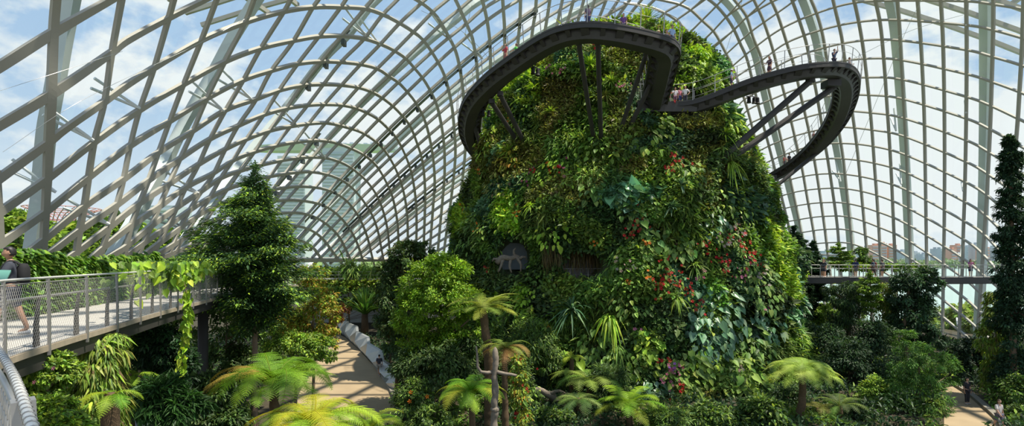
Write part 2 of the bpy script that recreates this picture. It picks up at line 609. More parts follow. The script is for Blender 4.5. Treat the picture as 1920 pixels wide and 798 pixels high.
B = [
    [(0, 127), (103, 62), (209, 2), (240, -16)],
    [(0, 237), (99, 177), (213, 99), (240, 78), (319, 35), (390, 0), (470, -36), (560, -60), (650, -55), (730, -25), (781, 0), (813, 24), (829, 46), (843, 71), (856, 98), (865, 138), (871, 190), (874, 268), (868, 339), (860, 400)],
    [(0, 336), (93, 268.6), (120, 247), (198, 192), (240, 161), (292, 128), (380, 77), (461, 44), (531, 24), (591, 15), (642, 15), (687.5, 18), (722.5, 30), (751, 45), (776.7, 61.6), (796, 78), (822, 117), (837, 150), (848, 198), (852.5, 240), (855, 285), (852, 330), (845, 390), (838, 440)],
    [(6, 396), (91, 336), (180, 267), (264.7, 207), (347, 159), (424, 117), (490.5, 92), (551, 78), (599, 70), (642, 69), (684.5, 74), (715, 84), (740, 96), (762, 111), (778, 129), (793, 147), (806, 168), (820, 198), (829, 237.6), (834, 279), (834.4, 330), (831, 375), (825, 440)],
    [(6, 456), (87, 399), (169, 333), (247.5, 273), (321, 228), (390, 186), (456.5, 152), (510, 134), (561, 121), (603, 117), (642, 118), (678, 122), (708.5, 130), (730, 144), (748, 156), (765, 174), (781, 195), (799, 231.6), (811, 285), (816, 339), (813, 390), (809, 444)],
    [(60, 470), (85, 450), (161, 387), (234.6, 336), (300, 286), (363, 247), (424, 208), (482, 187), (528, 170), (570, 161.5), (608, 159.5), (642, 161), (672, 165), (696.5, 173), (718, 185), (739, 201.5), (760, 224), (771, 240), (782, 268), (792, 300), (797, 339), (798, 384), (796, 444)],
    [(90, 480), (152, 432), (222, 384), (281.5, 338), (340.7, 297), (395, 262), (448, 237), (494, 217), (538.6, 204.5), (579, 198.5), (609, 197), (644, 198.5), (669.5, 204.5), (690.5, 213.5), (708.6, 224), (726, 240), (744, 260), (760, 291), (772, 325), (780, 372), (782, 420), (781, 460)],
    [(120, 492), (146, 473), (207.5, 426), (264.7, 381), (319.7, 345), (374, 309), (423.5, 281), (464, 262), (508, 246), (547, 238), (582, 233), (612, 231.6), (633, 235), (655, 241), (678.5, 249), (702, 264), (720, 281), (738, 309), (752, 342), (761, 378), (765, 420), (765, 465)],
    [(170, 488), (195.5, 465), (249, 423), (301.7, 387), (350, 352), (401, 326), (440, 301), (478, 286), (516, 275), (553, 268), (590, 264.5), (618, 266), (640, 272), (658, 279), (675.5, 287), (693.5, 299), (709, 315), (725, 343), (738, 375), (746, 420), (748, 470)],
    [(210, 480), (240, 462), (286.6, 423), (333, 390), (378, 360), (417, 334), (452, 321), (488, 311), (528, 302), (560, 297), (584, 295.6), (612, 297), (632, 302), (652, 311), (672.5, 325.7), (690.5, 343), (707, 367), (719, 396), (727, 430), (731, 470)],
    [(271.6, 456), (317, 424), (357, 395), (395, 371), (430, 354), (480, 338), (510, 331), (534, 327), (558, 324), (582, 322.7), (606, 326), (630, 333), (651, 344.5), (669, 361), (686, 383), (700, 407), (709.6, 435.5), (717, 474)],
    [(300, 457), (339, 428), (372, 405), (410, 385), (455, 370), (498, 360), (525, 354), (555, 350.5), (584, 351), (609, 355), (630, 363), (649, 375.5), (666.5, 396), (680, 420), (690, 447), (698, 480)],
    [(330, 457), (380, 426), (430, 402), (504, 380), (540, 375.5), (570, 377), (600, 383), (621, 393), (642, 411), (660, 435), (672, 460), (679, 482)],
    [(420, 437), (500, 405), (549, 399), (573, 401.5), (597, 410), (621, 427), (639, 447.5), (655, 480)],
    [(460, 455), (520, 425), (552, 423), (582, 431), (606, 447.5), (630, 479)],
    [(500, 462), (540, 449), (567, 452), (588, 464), (602, 482)],
    [(905, -2), (908.5, 12), (914, 36), (918, 63), (920, 84), (921, 120), (919, 180)],
    [(852, -6), (859, 8), (868, 28), (880, 55), (886, 69), (891, 92), (895, 120), (898, 180), (893, 270), (885, 350)],
    [(944, 0), (945.4, 22.5), (947, 45), (947.6, 72), (947.6, 105), (945, 160)],
    [(977.4, 0), (977, 22), (976, 45), (973, 75), (970, 110)],
    [(1007, 0), (1005, 27), (1001, 50), (996, 90)],
    [(1032.6, 0), (1028, 30), (1023, 60)],
    [(1056, 0), (1051, 24), (1043, 60)],
    [(1077, 0), (1071, 22.5), (1060, 60)],
    [(1096, 0), (1088, 30), (1078, 60)],
    [(1116, 0), (1107, 30), (1095, 60)],
    [(1138, 0), (1126, 30), (1112, 60)],
    [(1161, 0), (1140, 32), (1122, 60)],
    [(1182, 0), (1158, 34), (1138, 62)],
    [(1204, 0), (1186, 22), (1160, 56)],
    [(1228, 0), (1208, 20), (1180, 48)],
]
for p in B:
    member(p, .40, .5, ext0=120, ext1=60)

# right half: uprights V and hoops H
V = {
    1: [(1170, 6), (1210, 12), (1242, 23), (1268, 39), (1292, 63), (1313, 81), (1325, 99), (1340, 123), (1358, 159), (1369, 192), (1381, 225), (1393, 267), (1405, 306), (1413, 340), (1424, 400), (1438, 480)],
    2: [(1215, -4), (1250, 3), (1274, 9), (1295, 19.5), (1316, 39), (1337, 58.6), (1349, 78), (1361, 101), (1372, 123), (1384, 155), (1396, 189), (1408, 231), (1420, 279), (1432, 324), (1444, 375), (1455, 425), (1467, 485)],
    3: [(1318, -8), (1328, 0), (1343, 12), (1361, 33), (1376, 57), (1388, 84), (1400, 111), (1411, 155), (1424, 210), (1440, 270), (1453, 321), (1465, 370), (1478, 425), (1490, 485)],
    4: [(1376, 0), (1388, 15), (1400, 33), (1412, 72), (1424.5, 102), (1434, 140), (1445, 186), (1459, 240), (1468, 279), (1479, 327), (1490, 378), (1502, 437), (1511, 491)],
    5: [(1413, 0), (1429, 35), (1441, 69), (1450, 99), (1456, 123), (1471, 180), (1480, 216), (1492, 267), (1503, 315), (1513, 372), (1523, 425), (1534, 497)],
    6: [(1445, 0), (1457, 27), (1468, 60), (1478, 92), (1487, 120), (1501, 180), (1510, 219), (1516, 246), (1525, 294), (1534, 348), (1545, 425), (1553, 491)],
    7: [(1484, 0), (1493, 24), (1502, 51), (1511, 81), (1518, 115), (1531, 180), (1546, 270), (1552, 305), (1561, 365), (1569, 425), (1574, 491)],
    8: [(1520, 0), (1531, 27), (1541, 63), (1549, 108), (1561, 180), (1572, 246), (1580, 297), (1585.5, 348), (1593, 420), (1598.5, 482)],
    9: [(1561, 0), (1568, 30), (1577, 69), (1582, 105), (1594, 190), (1601, 240), (1607, 287), (1613, 350), (1620, 425), (1625, 480)],
    10: [(1600, 0), (1607.5, 33), (1616.5, 84), (1624, 144), (1630, 203), (1634, 248), (1638.6, 314), (1643, 371), (1647, 434), (1650, 490)],
    11: [(1640, 0), (1650, 50), (1657, 125), (1662, 200), (1666, 260), (1670, 330), (1674, 420), (1677, 490)],
    12: [(1681.5, 0), (1686, 60), (1691, 150), (1695, 225), (1698, 280), (1701, 350), (1704, 430), (1706, 495)],
    13: [(1719, 0), (1725, 75), (1729.6, 165), (1732, 237), (1733.5, 330), (1735, 430), (1736, 495)],
    14: [(1762.7, 0), (1766.6, 75), (1768.7, 165), (1769.4, 237), (1769.5, 330), (1768.7, 430), (1767, 510), (1766, 600), (1764, 657)],
    15: [(1810, 0), (1811, 90), (1810, 220), (1807.5, 350), (1804.5, 435), (1803, 495), (1799, 570), (1796, 640)],
    16: [(1861, 0), (1860.5, 60), (1858, 150), (1855, 237), (1850, 340), (1845, 420), (1841, 480), (1836, 555), (1831, 627)],
    17: [(1917.6, 0), (1914.6, 90), (1910, 168), (1905.6, 237), (1896, 340), (1886, 420), (1880, 480), (1868, 570)],
    18: [(1975, 0), (1970, 100), (1958, 240), (1940, 360), (1925, 480), (1905, 600)],
    19: [(2035, 0), (2028, 100), (2008, 240), (1985, 360), (1965, 480), (1940, 600)],
}
HY = {
    1: {-4: 39, -3: 63, -2: 81, -1: 99, 0: 123, 1: 146, 2: 165, 3: 187, 4: 210, 5: 230, 6: 252, 7: 274, 8: 297, 9: 318},
    2: {-4: 19.5, -3: 39, -2: 58.6, -1: 80, 0: 102, 1: 125, 2: 145, 3: 166, 4: 187, 5: 207, 6: 231, 7: 258, 8: 284, 9: 309, 10: 332, 11: 355, 12: 375, 13: 396.5, 14: 420, 15: 443, 16: 466},
    4: {-2: 9, -1: 33, 0: 60, 1: 87, 2: 114, 3: 139, 4: 163, 5: 187.5, 6: 213, 7: 237, 8: 264, 9: 290, 10: 313, 11: 337, 12: 361, 13: 386, 14: 411.6, 15: 436, 16: 460},
    6: {0: 25.6, 1: 54, 2: 81, 3: 111, 4: 138, 5: 166, 6: 192, 7: 220.6, 8: 248, 9: 274, 10: 300, 11: 327, 12: 354, 13: 380, 14: 405.6, 15: 430, 16: 455, 17: 478},
    8: {1: 25.6, 2: 57, 3: 90, 4: 120, 5: 150, 6: 180, 7: 209, 8: 239, 9: 269, 10: 298, 11: 327, 12: 354, 13: 381.5, 14: 407, 15: 432, 16: 457, 17: 482},
    10: {1: 6, 2: 42, 3: 77, 4: 111, 5: 146, 6: 179, 7: 212, 8: 244, 9: 274.5, 10: 306, 11: 337, 12: 366, 13: 397, 14: 425.6, 15: 453, 16: 480, 17: 506},
    12: {1: 2, 2: 38.5, 3: 76.7, 4: 113.5, 5: 150, 6: 186.5, 7: 222.6, 8: 257, 9: 291.5, 10: 325, 11: 358, 12: 391, 13: 422.6, 14: 453, 15: 484.7, 16: 515, 17: 545},
    15: {1: 3, 2: 48, 3: 94.5, 4: 139.5, 5: 182, 6: 222.6, 7: 263, 8: 303, 9: 341, 10: 378, 11: 414, 12: 448, 13: 484, 14: 519, 15: 553, 16: 587, 17: 619},
    16: {1: 9, 2: 57, 3: 107, 4: 154, 5: 199, 6: 243, 7: 286, 8: 327, 9: 366, 10: 404, 11: 440, 12: 477, 13: 513, 14: 549, 15: 583, 16: 616},
    17: {1: 18, 2: 72, 3: 123, 4: 173, 5: 222.6, 6: 269, 7: 314, 8: 357, 9: 399, 10: 440, 11: 479, 12: 516},
    18: {1: 30, 2: 89, 3: 143, 4: 196, 5: 248, 6: 298, 7: 346, 8: 391, 9: 434, 10: 477},
    19: {1: 45, 2: 107, 3: 165, 4: 221, 5: 276, 6: 330, 7: 380, 8: 428},
}
for k, p in V.items():
    member(p, .42, .34, ext0=40 if k > 3 else 0, ext1=150)
Vs = {k: spline(np.array(p, float), 4) for k, p in V.items()}
for h in range(-4, 18):
    pts = []
    for k in sorted(HY):
        if h in HY[k]:
            y = HY[k][h]
            vs = Vs[k]
            j = np.argsort(vs[:, 1])
            pts.append((np.interp(y, vs[j, 1], vs[j, 0]), y))
    if len(pts) > 1:
        member(pts, .24, .42, ext0=45, ext1=60)
for p in ([(1262, 92), (1292, 63), (1316, 39), (1343, 12), (1357, -4)], [(1225, 50), (1245, 26), (1274, 9), (1290, -4)],
          [(1240, 66), (1268, 39), (1295, 19.5), (1320, -3)], [(1320, 75), (1337, 58.6), (1361, 33), (1388, 14), (1412, 0)], [(1349, 78), (1376, 57), (1400, 33), (1440, 8), (1465, -4)]):
    member(p, .28, .42, ext0=30, ext1=30)

# ring beam round the foot of the far end
member([(430, 486), (520, 487), (600, 488), (700, 488), (800, 489), (900, 489)], .6, .6, 'ring_beam', 0, 'steel_paint', 0, 0)

# big arches standing outside the glass
for k, w_ in ((2, 1.15), (6, 1.3), (10, 1.3), (14, 1.3), (18, 1.25), (22, 1.25), (26, 1.25)):
    p = np.array(A[k], float) + np.array([(-16, 6)] if k < 8 else [(-6, 8)])
    member(p, w_ * (.42 if k == 2 else .62), .5, 'arch', 1.3, 'arch_steel', 60, 90)
for k in (3, 7, 11, 15):
    p = np.array(V[k], float) + np.array([(9, 0)])
    member(p, 1.05, .5, 'arch', 1.3, 'arch_steel', 40, 150)

# struts from the grid out to the arches, in pairs
for px, py in [(262, 203), (175, 263), (105, 360), (420, 208), (472, 186), (372, 362), (350, 430), (205, 420), (690, 72), (712, 84), (560, 238), (610, 296), (845, 75), (905, 110),
               (1690, 345), (1680, 245), (1812, 48), (1812, 212), (1806, 358), (1800, 490), (1796, 610), (1576, 340), (1500, 300)]:
    mb = MB()
    px, py = float(px), float(py)
    a = dome_pt(np.array([px]), np.array([py]))[0]
    Y = a[1]
    for dx, dy in ((-26, -16), (-20, -34)):
        q = np.array([px + dx]), np.array([py + dy])
        b = dome_pt(*q)[0] + dome_nrm(*q)[0] * 1.4
        tube(mb, np.stack([a, (a + b) / 2, b]), .045 + .0009 * Y, 6)
    mb.build('strut_pair', M['white_paint'], dome)

# rows of opened vent windows: tinted panes and their dark end brackets
M['vent'] = mat('vent', (.07, .09, .085), .25, 0, .1, 2)
for k, rng_ in ((12, (250, 480)), (16, (20, 420)), (20, (60, 440)), (9, (60, 190)), (24, (150, 400))):
    s = spline(np.array(A[k], float), 6)
    off = np.array([6.5, 6.5])
    s = s + off
    s = s[(s[:, 1] > rng_[0]) & (s[:, 1] < rng_[1])]
    X = dome_pt(s[:, 0], s[:, 1]); nr = dome_nrm(s[:, 0], s[:, 1])
    mb = MB()
    sweep(mb, X, rect(.55, .35, .42), nr)
    d = np.concatenate([[0], np.cumsum(np.linalg.norm(np.diff(X, axis=0), axis=1))])
    for t in np.arange(1.2, d[-1], 2.6):
        c = np.array([np.interp(t, d, X[:, j]) for j in range(3)])
        box(mb, c, (.3, .7, .5))
    mb.build('vent_row', M['vent'], dome)

# the shell goes on overhead, outside the frame: its members throw the lattice of shadow
mb = MB()
for x in np.arange(-40, 70, 3.4):
    yy = np.arange(-6, 70, 6.0)
    X = np.stack([x + (yy - 20) * .22, yy, 47.5 - .0035 * (x - 8) ** 2 + 0 * yy], 1)
    sweep(mb, X, rect(.42, 0, .5), np.array([0, 0, 1.0]))
for y in np.arange(-6, 70, 3.4):
    xx = np.arange(-40, 70, 6.0)
    X = np.stack([xx, y + 0 * xx, 47.4 - .0035 * (xx - 8) ** 2], 1)
    sweep(mb, X, rect(.36, 0, .5), np.array([0, 0, 1.0]))
mb.build('overhead_rib', M['steel_paint'], dome)

# slack cables with a small turnbuckle
for pts in ([(1584, 330), (1622, 240), (1697, 62), (1728, 0)], [(1600, 110), (1697, 62), (1762, 40), (1806, 28)], [(0, 170), (110, 135), (230, 96)], [(5, 285), (150, 190), (360, 88), (470, 30)],
            [(960, 160), (872, 63), (790, 20)], [(1360, 100), (1392, 0)], [(872, 63), (885, 8)]):
    s = spline(np.array(pts, float), 20)
    Y = dome_Y(s[:, 0], s[:, 1]) * .955
    mb = MB()
    tube(mb, np.stack([P(a, b, y) for (a, b), y in zip(s, Y)]), .00035 * Y, 5)
    mb.build('cable', M['cable'], dome)
# ================================================================== ground
def plane(name, pts, z, m_, kind='structure', th=.3):
    mb = MB()
    p = np.array(pts, float)
    n = len(p)
    v = np.vstack([np.c_[p, np.full(n, z)], np.c_[p, np.full(n, z - th)]])
    mb.add(v, [np.arange(n)[None], (np.arange(n)[::-1] + n)[None], np.array([[i, i + n, (i + 1) % n + n, (i + 1) % n] for i in range(n)])[:, ::-1]])
    o = mb.build(name, m_)
    if kind:
        o['kind'] = kind
    return o


plane('floor', [(-70, -10), (75, -10), (75, 62), (58, 78), (40, 95), (20, 112), (-50, 112), (-70, 60)], 0, M['soil'])

# ================================================================== the mountain
YC = 55.0
SIL = np.array([(62, 1060, 1255), (85, 1030, 1275), (110, 1008, 1297), (150, 965, 1325), (200, 932, 1348), (250, 918, 1370), (300, 896, 1390), (350, 880, 1408),
                (400, 858, 1424), (450, 845, 1436), (500, 850, 1452), (550, 858, 1460), (600, 868, 1464), (660, 880, 1464), (720, 890, 1462), (800, 900, 1455)], float)


def mt_axis(z):
    py = PY0 - (z - EYE) / YC * F
    l, r = np.interp(py, SIL[:, 0], SIL[:, 1]), np.interp(py, SIL[:, 0], SIL[:, 2])
    return ((l + r) / 2 - PX0) * YC / F, (r - l) / 2 * YC / F - .55


Z_TOP = EYE + (PY0 - 98) / F * YC


def mt_bump(d, z):
    p = np.stack([d[:, 0] * 9, d[:, 1] * 9, z], 1)
    return (fbm(p, .22, 3) - .5) * 2.6 + (noise(p, .75) - .5) * .7


def mt_k(z):
    """depth of the plan relative to its width: the foot swells forward"""
    return .95 + .28 * np.clip((8 - np.asarray(z, float)) / 9, 0, 1)


def mt_surf(th, z, bump=True):
    xc, a = mt_axis(z)
    d = np.stack([np.cos(th), np.sin(th)], 1)
    r = a[:, None] * np.array([[1, .95]]) if np.ndim(a) else a
    b = mt_bump(d, z) if bump else 0
    k = 1 + b / np.maximum(a, 3)
    return np.stack([xc + d[:, 0] * a * k, YC + d[:, 1] * a * mt_k(z) * k, z], 1)


mountain = thing('planted_mountain', 'tall cone shaped mountain wholly clothed in plants, walkways looping round its top', 'mountain', (10, YC, 0))
zz = np.linspace(-2.5, Z_TOP, 70)
tt = np.linspace(0, 2 * np.pi, 96, endpoint=False)
TH, ZZ = np.meshgrid(tt, zz)
c = mt_surf(TH.ravel(), ZZ.ravel())
# two hollows in the face: caves
CAVES = [(970, 482, 3.0, 3.2), (1098, 498, 3.6, 2.3)]


def hollow(c, push=True):
    px = PX0 + c[:, 0] / c[:, 1] * F
    py = PY0 - (c[:, 2] - EYE) / c[:, 1] * F
    w = np.zeros(len(c))
    for x, y, rx, ry in CAVES:
        q = ((px - x) / (rx * 10.5)) ** 2 + ((py - y) / (ry * 10.5)) ** 2
        w = np.maximum(w, np.clip(1.5 - q, 0, 1) * (c[:, 1] < YC))
    return w


hw = hollow(c)
c[:, 1] += 3.4 * hw
xc = mt_axis(np.array([Z_TOP]))[0][0]
m, k = len(zz), len(tt)
i = np.arange(m - 1)[:, None] * k
j = np.arange(k)[None]
q = np.stack([i + j, i + (j + 1) % k, i + k + (j + 1) % k, i + k + j], -1).reshape(-1, 4)
mb = MB().add(np.vstack([c, [[xc, YC, Z_TOP + .8]]]), [q, np.stack([np.arange(k) + (m - 1) * k, (np.arange(k) + 1) % k + (m - 1) * k, np.full(k, m * k)], 1)])
part(mb, 'rock_core', M['rock'], mountain, True)


def on_mt(px, py, off=0.0):
    """first point of the mountain along a direction, and its outward normal"""
    Y = np.linspace(30, 56, 700)
    X = (px - PX0) / F * Y
    Z = EYE - (py - PY0) / F * Y
    xc, a = mt_axis(Z)
    kz = mt_k(Z)
    th = np.arctan2((Y - YC) / kz, X - xc)
    s = mt_surf(th, Z)
    rr = np.hypot(s[:, 0] - xc, (s[:, 1] - YC) / kz)
    ins = np.hypot(X - xc, (Y - YC) / kz) < rr
    k = np.argmax(ins) if ins.any() else np.argmin(np.hypot(X - xc, (Y - YC) / kz) - rr)
    nrm = unit(np.array([np.cos(th[k]), np.sin(th[k]) / .95, .3]))
    return np.array([X[k], Y[k], Z[k]]) + nrm * off, nrm


# the high walkways' lines, known here so that the planting is cut back around them
top_pts = [(1196, 206, 45.0), (1222, 200, 43.2), (1233, 165, 40.4), (1243, 122, 37.4), (1246, 96, 35.8), (1226, 80, 34.8), (1150, 62, 34), (1090, 58, 34.3), (1040, 72, 35.5), (980, 110, 38), (925, 152, 41), (889, 195, 45), (880, 238, 49), (890, 272, 53), (912, 302, 57.5)]
right_pts = [(1200, 198, 44.2), (1245, 200, 43.5), (1300, 196, 43.0), (1380, 167, 42.2), (1450, 144, 41.3), (1520, 129, 41), (1566, 130, 42.5), (1586, 152, 45), (1582, 192, 49), (1562, 235, 53), (1526, 278, 57.5), (1480, 313, 61), (1430, 337, 63), (1385, 354, 60.5), (1360, 362, 58)]
_WP = np.vstack([spline(np.array([P(*p) for p in top_pts]), .5), spline(np.array([P(*p) for p in right_pts]), .5)])


def clear_of_walk(p, r=1.5):
    d = np.full(len(p), 99.0)
    for a in _WP:
        q = p - a
        q2 = np.hypot(q[:, 0], q[:, 1])
        d = np.where((q[:, 2] > -.9) & (q[:, 2] < 2.0), np.minimum(d, q2), d)
        # nothing grows up in front of the railing
    return d > r


# ---- cover of leaves: species patches over the face
SPEC = [  # label, name, palette, leaf shape, length, width ratio, weight, droop, mat
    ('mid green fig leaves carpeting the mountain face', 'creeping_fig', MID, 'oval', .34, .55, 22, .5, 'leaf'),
    ('dark green climbing leaves spread over the mountain, most near its foot', 'dark_creeper', DARK, 'oval', .36, .5, 24, .6, 'leaf'),
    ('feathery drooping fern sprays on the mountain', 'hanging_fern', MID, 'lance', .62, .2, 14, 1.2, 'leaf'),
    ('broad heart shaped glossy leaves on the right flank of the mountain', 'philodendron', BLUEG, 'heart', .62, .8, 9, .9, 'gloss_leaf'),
    ('yellow green leaves on the mountain rim with sunlight put into their colour', 'sun_tinted_creeper', BRIGHT, 'oval', .36, .5, 11, .4, 'leaf'),
    ('olive and brown moss and small twigs on the upper mountain', 'olive_moss', OLIVE, 'lance', .3, .45, 10, .3, 'leaf'),
    ('fine grassy strap leaves tufted on the mountain', 'strap_grass', MID, 'lance', .85, .1, 8, 1.0, 'leaf'),
    ('grey green small leaves spread over the mountain', 'silver_creeper', BLUEG, 'oval', .3, .6, 9, .5, 'leaf'),
]
NS = 420
sth = R.uniform(np.pi * .96, np.pi * 2.04, NS)
sz = R.uniform(-2, Z_TOP, NS)
sp_ = mt_surf(sth, sz, False)
wts = np.array([s[6] for s in SPEC], float)
skind = np.zeros(NS, int)
for n_ in range(NS):
    u = np.cos(sth[n_])                      # -1 left .. 1 right
    h = sz[n_] / Z_TOP
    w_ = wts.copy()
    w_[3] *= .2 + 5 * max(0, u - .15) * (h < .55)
    w_[4] *= .25 + 2.2 * (abs(u) > .62) + 1.0 * (h > .78)  # brightest leaves gathered at sides and top, rim light put into their colour
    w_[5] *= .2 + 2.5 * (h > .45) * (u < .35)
    w_[1] *= 1.7 if h < .3 else 1.0  # dark leaves anywhere, commoner near the foot
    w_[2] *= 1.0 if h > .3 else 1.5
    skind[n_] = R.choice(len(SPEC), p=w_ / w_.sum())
shue = np.exp(R.normal(-.04, .22, (NS, 1))) * np.exp(R.normal(0, .06, (NS, 3)))

NL = 270000
th = R.uniform(np.pi * .93, np.pi * 2.07, NL)
z = R.uniform(-1.0, Z_TOP, NL)
_, a_ = mt_axis(z)
k = R.random(NL) < np.clip(a_ / 17.0, .25, 1)
th, z = th[k], z[k]
base = mt_surf(th, z)
# a shaggy second relief: cushions and overhangs
flat = mt_surf(th, z, False)
wob = flat + (np.stack([noise(flat, .35), noise(flat + 31, .35), noise(flat + 77, .35)], 1) - .5) * 4.5
idx = np.empty(len(th), int)
for s0 in range(0, len(th), 20000):
    d = ((wob[s0:s0 + 20000, None] - sp_[None]) ** 2).sum(-1)
    idx[s0:s0 + 20000] = d.argmin(1)
kind = skind[idx]
nrm = unit(np.stack([np.cos(th), np.sin(th) / .95, np.full(len(th), .25)], 1))
cush = (fbm(flat, .55, 2) - .35) * 1.5 + (noise(flat, 1.5) - .5) * .55
depth = R.random(len(th)) ** .7
pos = base + nrm * (cush * .8 + .1 + depth * .35)[:, None]
hw = hollow(base)
keep = (hw < .25) & clear_of_walk(pos)
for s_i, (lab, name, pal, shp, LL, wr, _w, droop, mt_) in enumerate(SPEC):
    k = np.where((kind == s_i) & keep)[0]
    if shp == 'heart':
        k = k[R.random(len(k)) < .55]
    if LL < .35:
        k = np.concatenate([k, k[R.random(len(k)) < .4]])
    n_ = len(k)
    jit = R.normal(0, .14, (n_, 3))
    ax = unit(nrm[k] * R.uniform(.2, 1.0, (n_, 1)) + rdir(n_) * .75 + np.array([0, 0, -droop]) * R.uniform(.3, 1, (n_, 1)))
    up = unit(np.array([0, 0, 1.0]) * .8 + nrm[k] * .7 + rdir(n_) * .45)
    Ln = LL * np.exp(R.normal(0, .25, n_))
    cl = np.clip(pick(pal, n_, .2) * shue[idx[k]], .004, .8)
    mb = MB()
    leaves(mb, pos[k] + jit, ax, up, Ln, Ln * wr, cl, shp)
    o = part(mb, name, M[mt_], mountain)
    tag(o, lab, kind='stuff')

# foliage crowning the top
n_ = 5000
a = R.random(n_) * 2 * np.pi
rr = np.sqrt(R.random(n_)) * 8.0
xc, ac = mt_axis(np.array([Z_TOP - .5]))
p = np.stack([xc[0] + np.cos(a) * rr * ac[0] / 8, YC + np.sin(a) * rr * ac[0] / 8, Z_TOP + .0 + R.random(n_) * .5], 1)
mb = MB()
Ln = R.uniform(.3, .6, n_)
leaves(mb, p, unit(rdir(n_) + [0, 0, .4]), unit(rdir(n_) * .5 + [0, 0, 1]), Ln, Ln * .5, pick(BRIGHT + MID, n_), 'oval')
tag(part(mb, 'summit_plants', M['leaf'], mountain), 'bright leafy plants crowning the mountain top behind the railing', kind='stuff')


# ------------------------------------------------------------------ single plants on the face
def strap_rosette(mb, c, nrm, n, L_, W_, pal, arch=.6, spread=(.2, 1.2), cols=None):
    """arched tapering straps radiating from c"""
    nrm = unit(nrm)
    t1 = unit(np.cross(nrm, [0.2, .1, 1.0]))
    t2 = np.cross(nrm, t1)
    S = np.linspace(0, 1, 7)
    cc = pick(pal, n, .15) if cols is None else cols
    for k in range(n):
        a = R.random() * 6.283
        e = R.uniform(*spread)
        rad = t1 * math.cos(a) + t2 * math.sin(a)
        d0 = nrm * math.cos(e) + rad * math.sin(e)
        l = L_ * R.uniform(.75, 1.1)
        pts = c + d0 * (S * l)[:, None] + np.array([0, 0, -1.0]) * (S ** 2 * l * arch)[:, None]
        wd = W_ * np.array([.7, 1, 1, .9, .7, .4, .04])
        up = unit(np.cross(np.cross(d0, [0, 0, 1.0]) + 1e-4, d0))
        prof = np.stack([np.stack([-wd / 2, wd * .18], 1), np.stack([0 * wd, 0 * wd], 1), np.stack([wd / 2, wd * .18], 1)], 1)
        sweep(mb, pts, prof, up, closed=False, col=cc[k], caps=False)
    return mb


def mt_plant(name, label, cat, px, py, build, group=None, matn='leaf', off=.5):
    c, nr = on_mt(px, py, off)
    root = thing(name, label, cat, c, 0, group)
    mb = MB()
    build(mb, c, nr)
    part(mb, 'leaves', M[matn], root)
    mb = MB()
    tube(mb, np.stack([c - nr * 1.0, c - nr * .3, c + nr * .05]), [.09, .07, .05], 6)
    part(mb, 'stem', M['fibre'], root, True)
    return root, c, nr


UPN = np.array([0, 0, 1.0])
ros = [
    ('spiky_rosette', 'bright green spiky rosette high on the mountain between the walkway struts', 1109, 135, 46, 1.5, .10, BRIGHT, .25),
    ('spiky_rosette', 'pale spiky rosette on the mountain right of the twin struts under the top loop', 1146, 165, 34, 1.3, .10, LIME, .4),
    ('spiky_rosette', 'dull green strappy tuft below the pale rosette under the top loop', 1135, 192, 34, 1.2, .1, OLIVE, .5),
    ('agave', 'grey agave with stiff leaves hanging on the right of the mountain', 1250, 398, 26, 1.2, .16, BLUEG, .45),
    ('agave', 'grey green agave just above and right of the larger grey agave', 1268, 356, 22, 1.0, .14, BLUEG, .3),
    ('cycad', 'blue green cycad rosette on the ledge below the right cave', 1078, 585, 38, 2.3, .14, BLUEG, .55),
    ('bromeliad', 'tufted rosette hanging below the red blooms in the middle of the mountain', 1262, 565, 34, 1.1, .07, LIME, 1.1),
    ('bromeliad', 'dark green tuft of straps right of the hanging grey agave', 1292, 505, 34, 1.3, .1, MID, .6),
    ('spiky_rosette', 'yellow green rosette on the left rim under the left loop of walkway', 967, 292, 30, 1.3, .12, LIME, .4),
    ('spiky_rosette', 'upright bright strap tuft on the mountain rim above the right hand struts', 1343, 262, 30, 1.5, .11, BRIGHT, .5),
    ('hanging_straps', 'long pale strap leaves hanging where the right struts meet the mountain', 1352, 318, 34, 1.7, .10, LIME, 1.3),
    ('bromeliad', 'yellow green tuft above the left cave opening', 1005, 395, 30, 1.0, .09, BRIGHT, .6),
    ('strap_fern', 'light green hanging strap fern low on the mountain left of the pink blooms', 1145, 600, 46, 1.7, .13, BRIGHT, 1.2),
    ('strap_fern', 'second hanging strap fern just below the light green one', 1158, 655, 40, 1.6, .12, MID, 1.3),
    ('bromeliad', 'small bright rosette on the left shoulder of the mountain', 1012, 175, 26, 1.1, .1, BRIGHT, .4),
    ('bromeliad', 'bright strap tuft right of the long struts on the upper left shoulder', 1040, 220, 26, 1.1, .1, LIME, .5),
]
for nm, lb, px, py, n_, L_, W_, pal, arch in ros:
    mt_plant(nm, lb, 'plant', px, py, lambda mb, c, nr: strap_rosette(mb, c, unit(nr + UPN * .5), n_, L_, W_, pal, arch), off=.9)


def leaf_clump(mb, c, nr, n, rad, L_, wr, pal, shp='heart', droop=.9):
    if L_ > .6:
        n, L_ = int(n * 1.7), L_ * .62
    t1 = unit(np.cross(nr, UPN)); t2 = np.cross(t1, nr)
    a = R.random(n) * 6.283
    r = np.sqrt(R.random(n)) * rad
    p = c + np.outer(np.cos(a) * r, t1) + np.outer(np.sin(a) * r, t2) + np.outer(R.uniform(-.1, .35, n), nr)
    ax = unit(nr * .55 + np.outer(np.cos(a), t1) * .5 + np.outer(np.sin(a), t2) * .4 + np.array([0, 0, -droop]) + rdir(n) * .25)
    up = unit(nr + UPN * .6 + rdir(n) * .25)
    Ln = L_ * np.exp(R.normal(0, .18, n))
    leaves(mb, p, ax, up, Ln, Ln * wr, pick(pal, n, .18), shp)


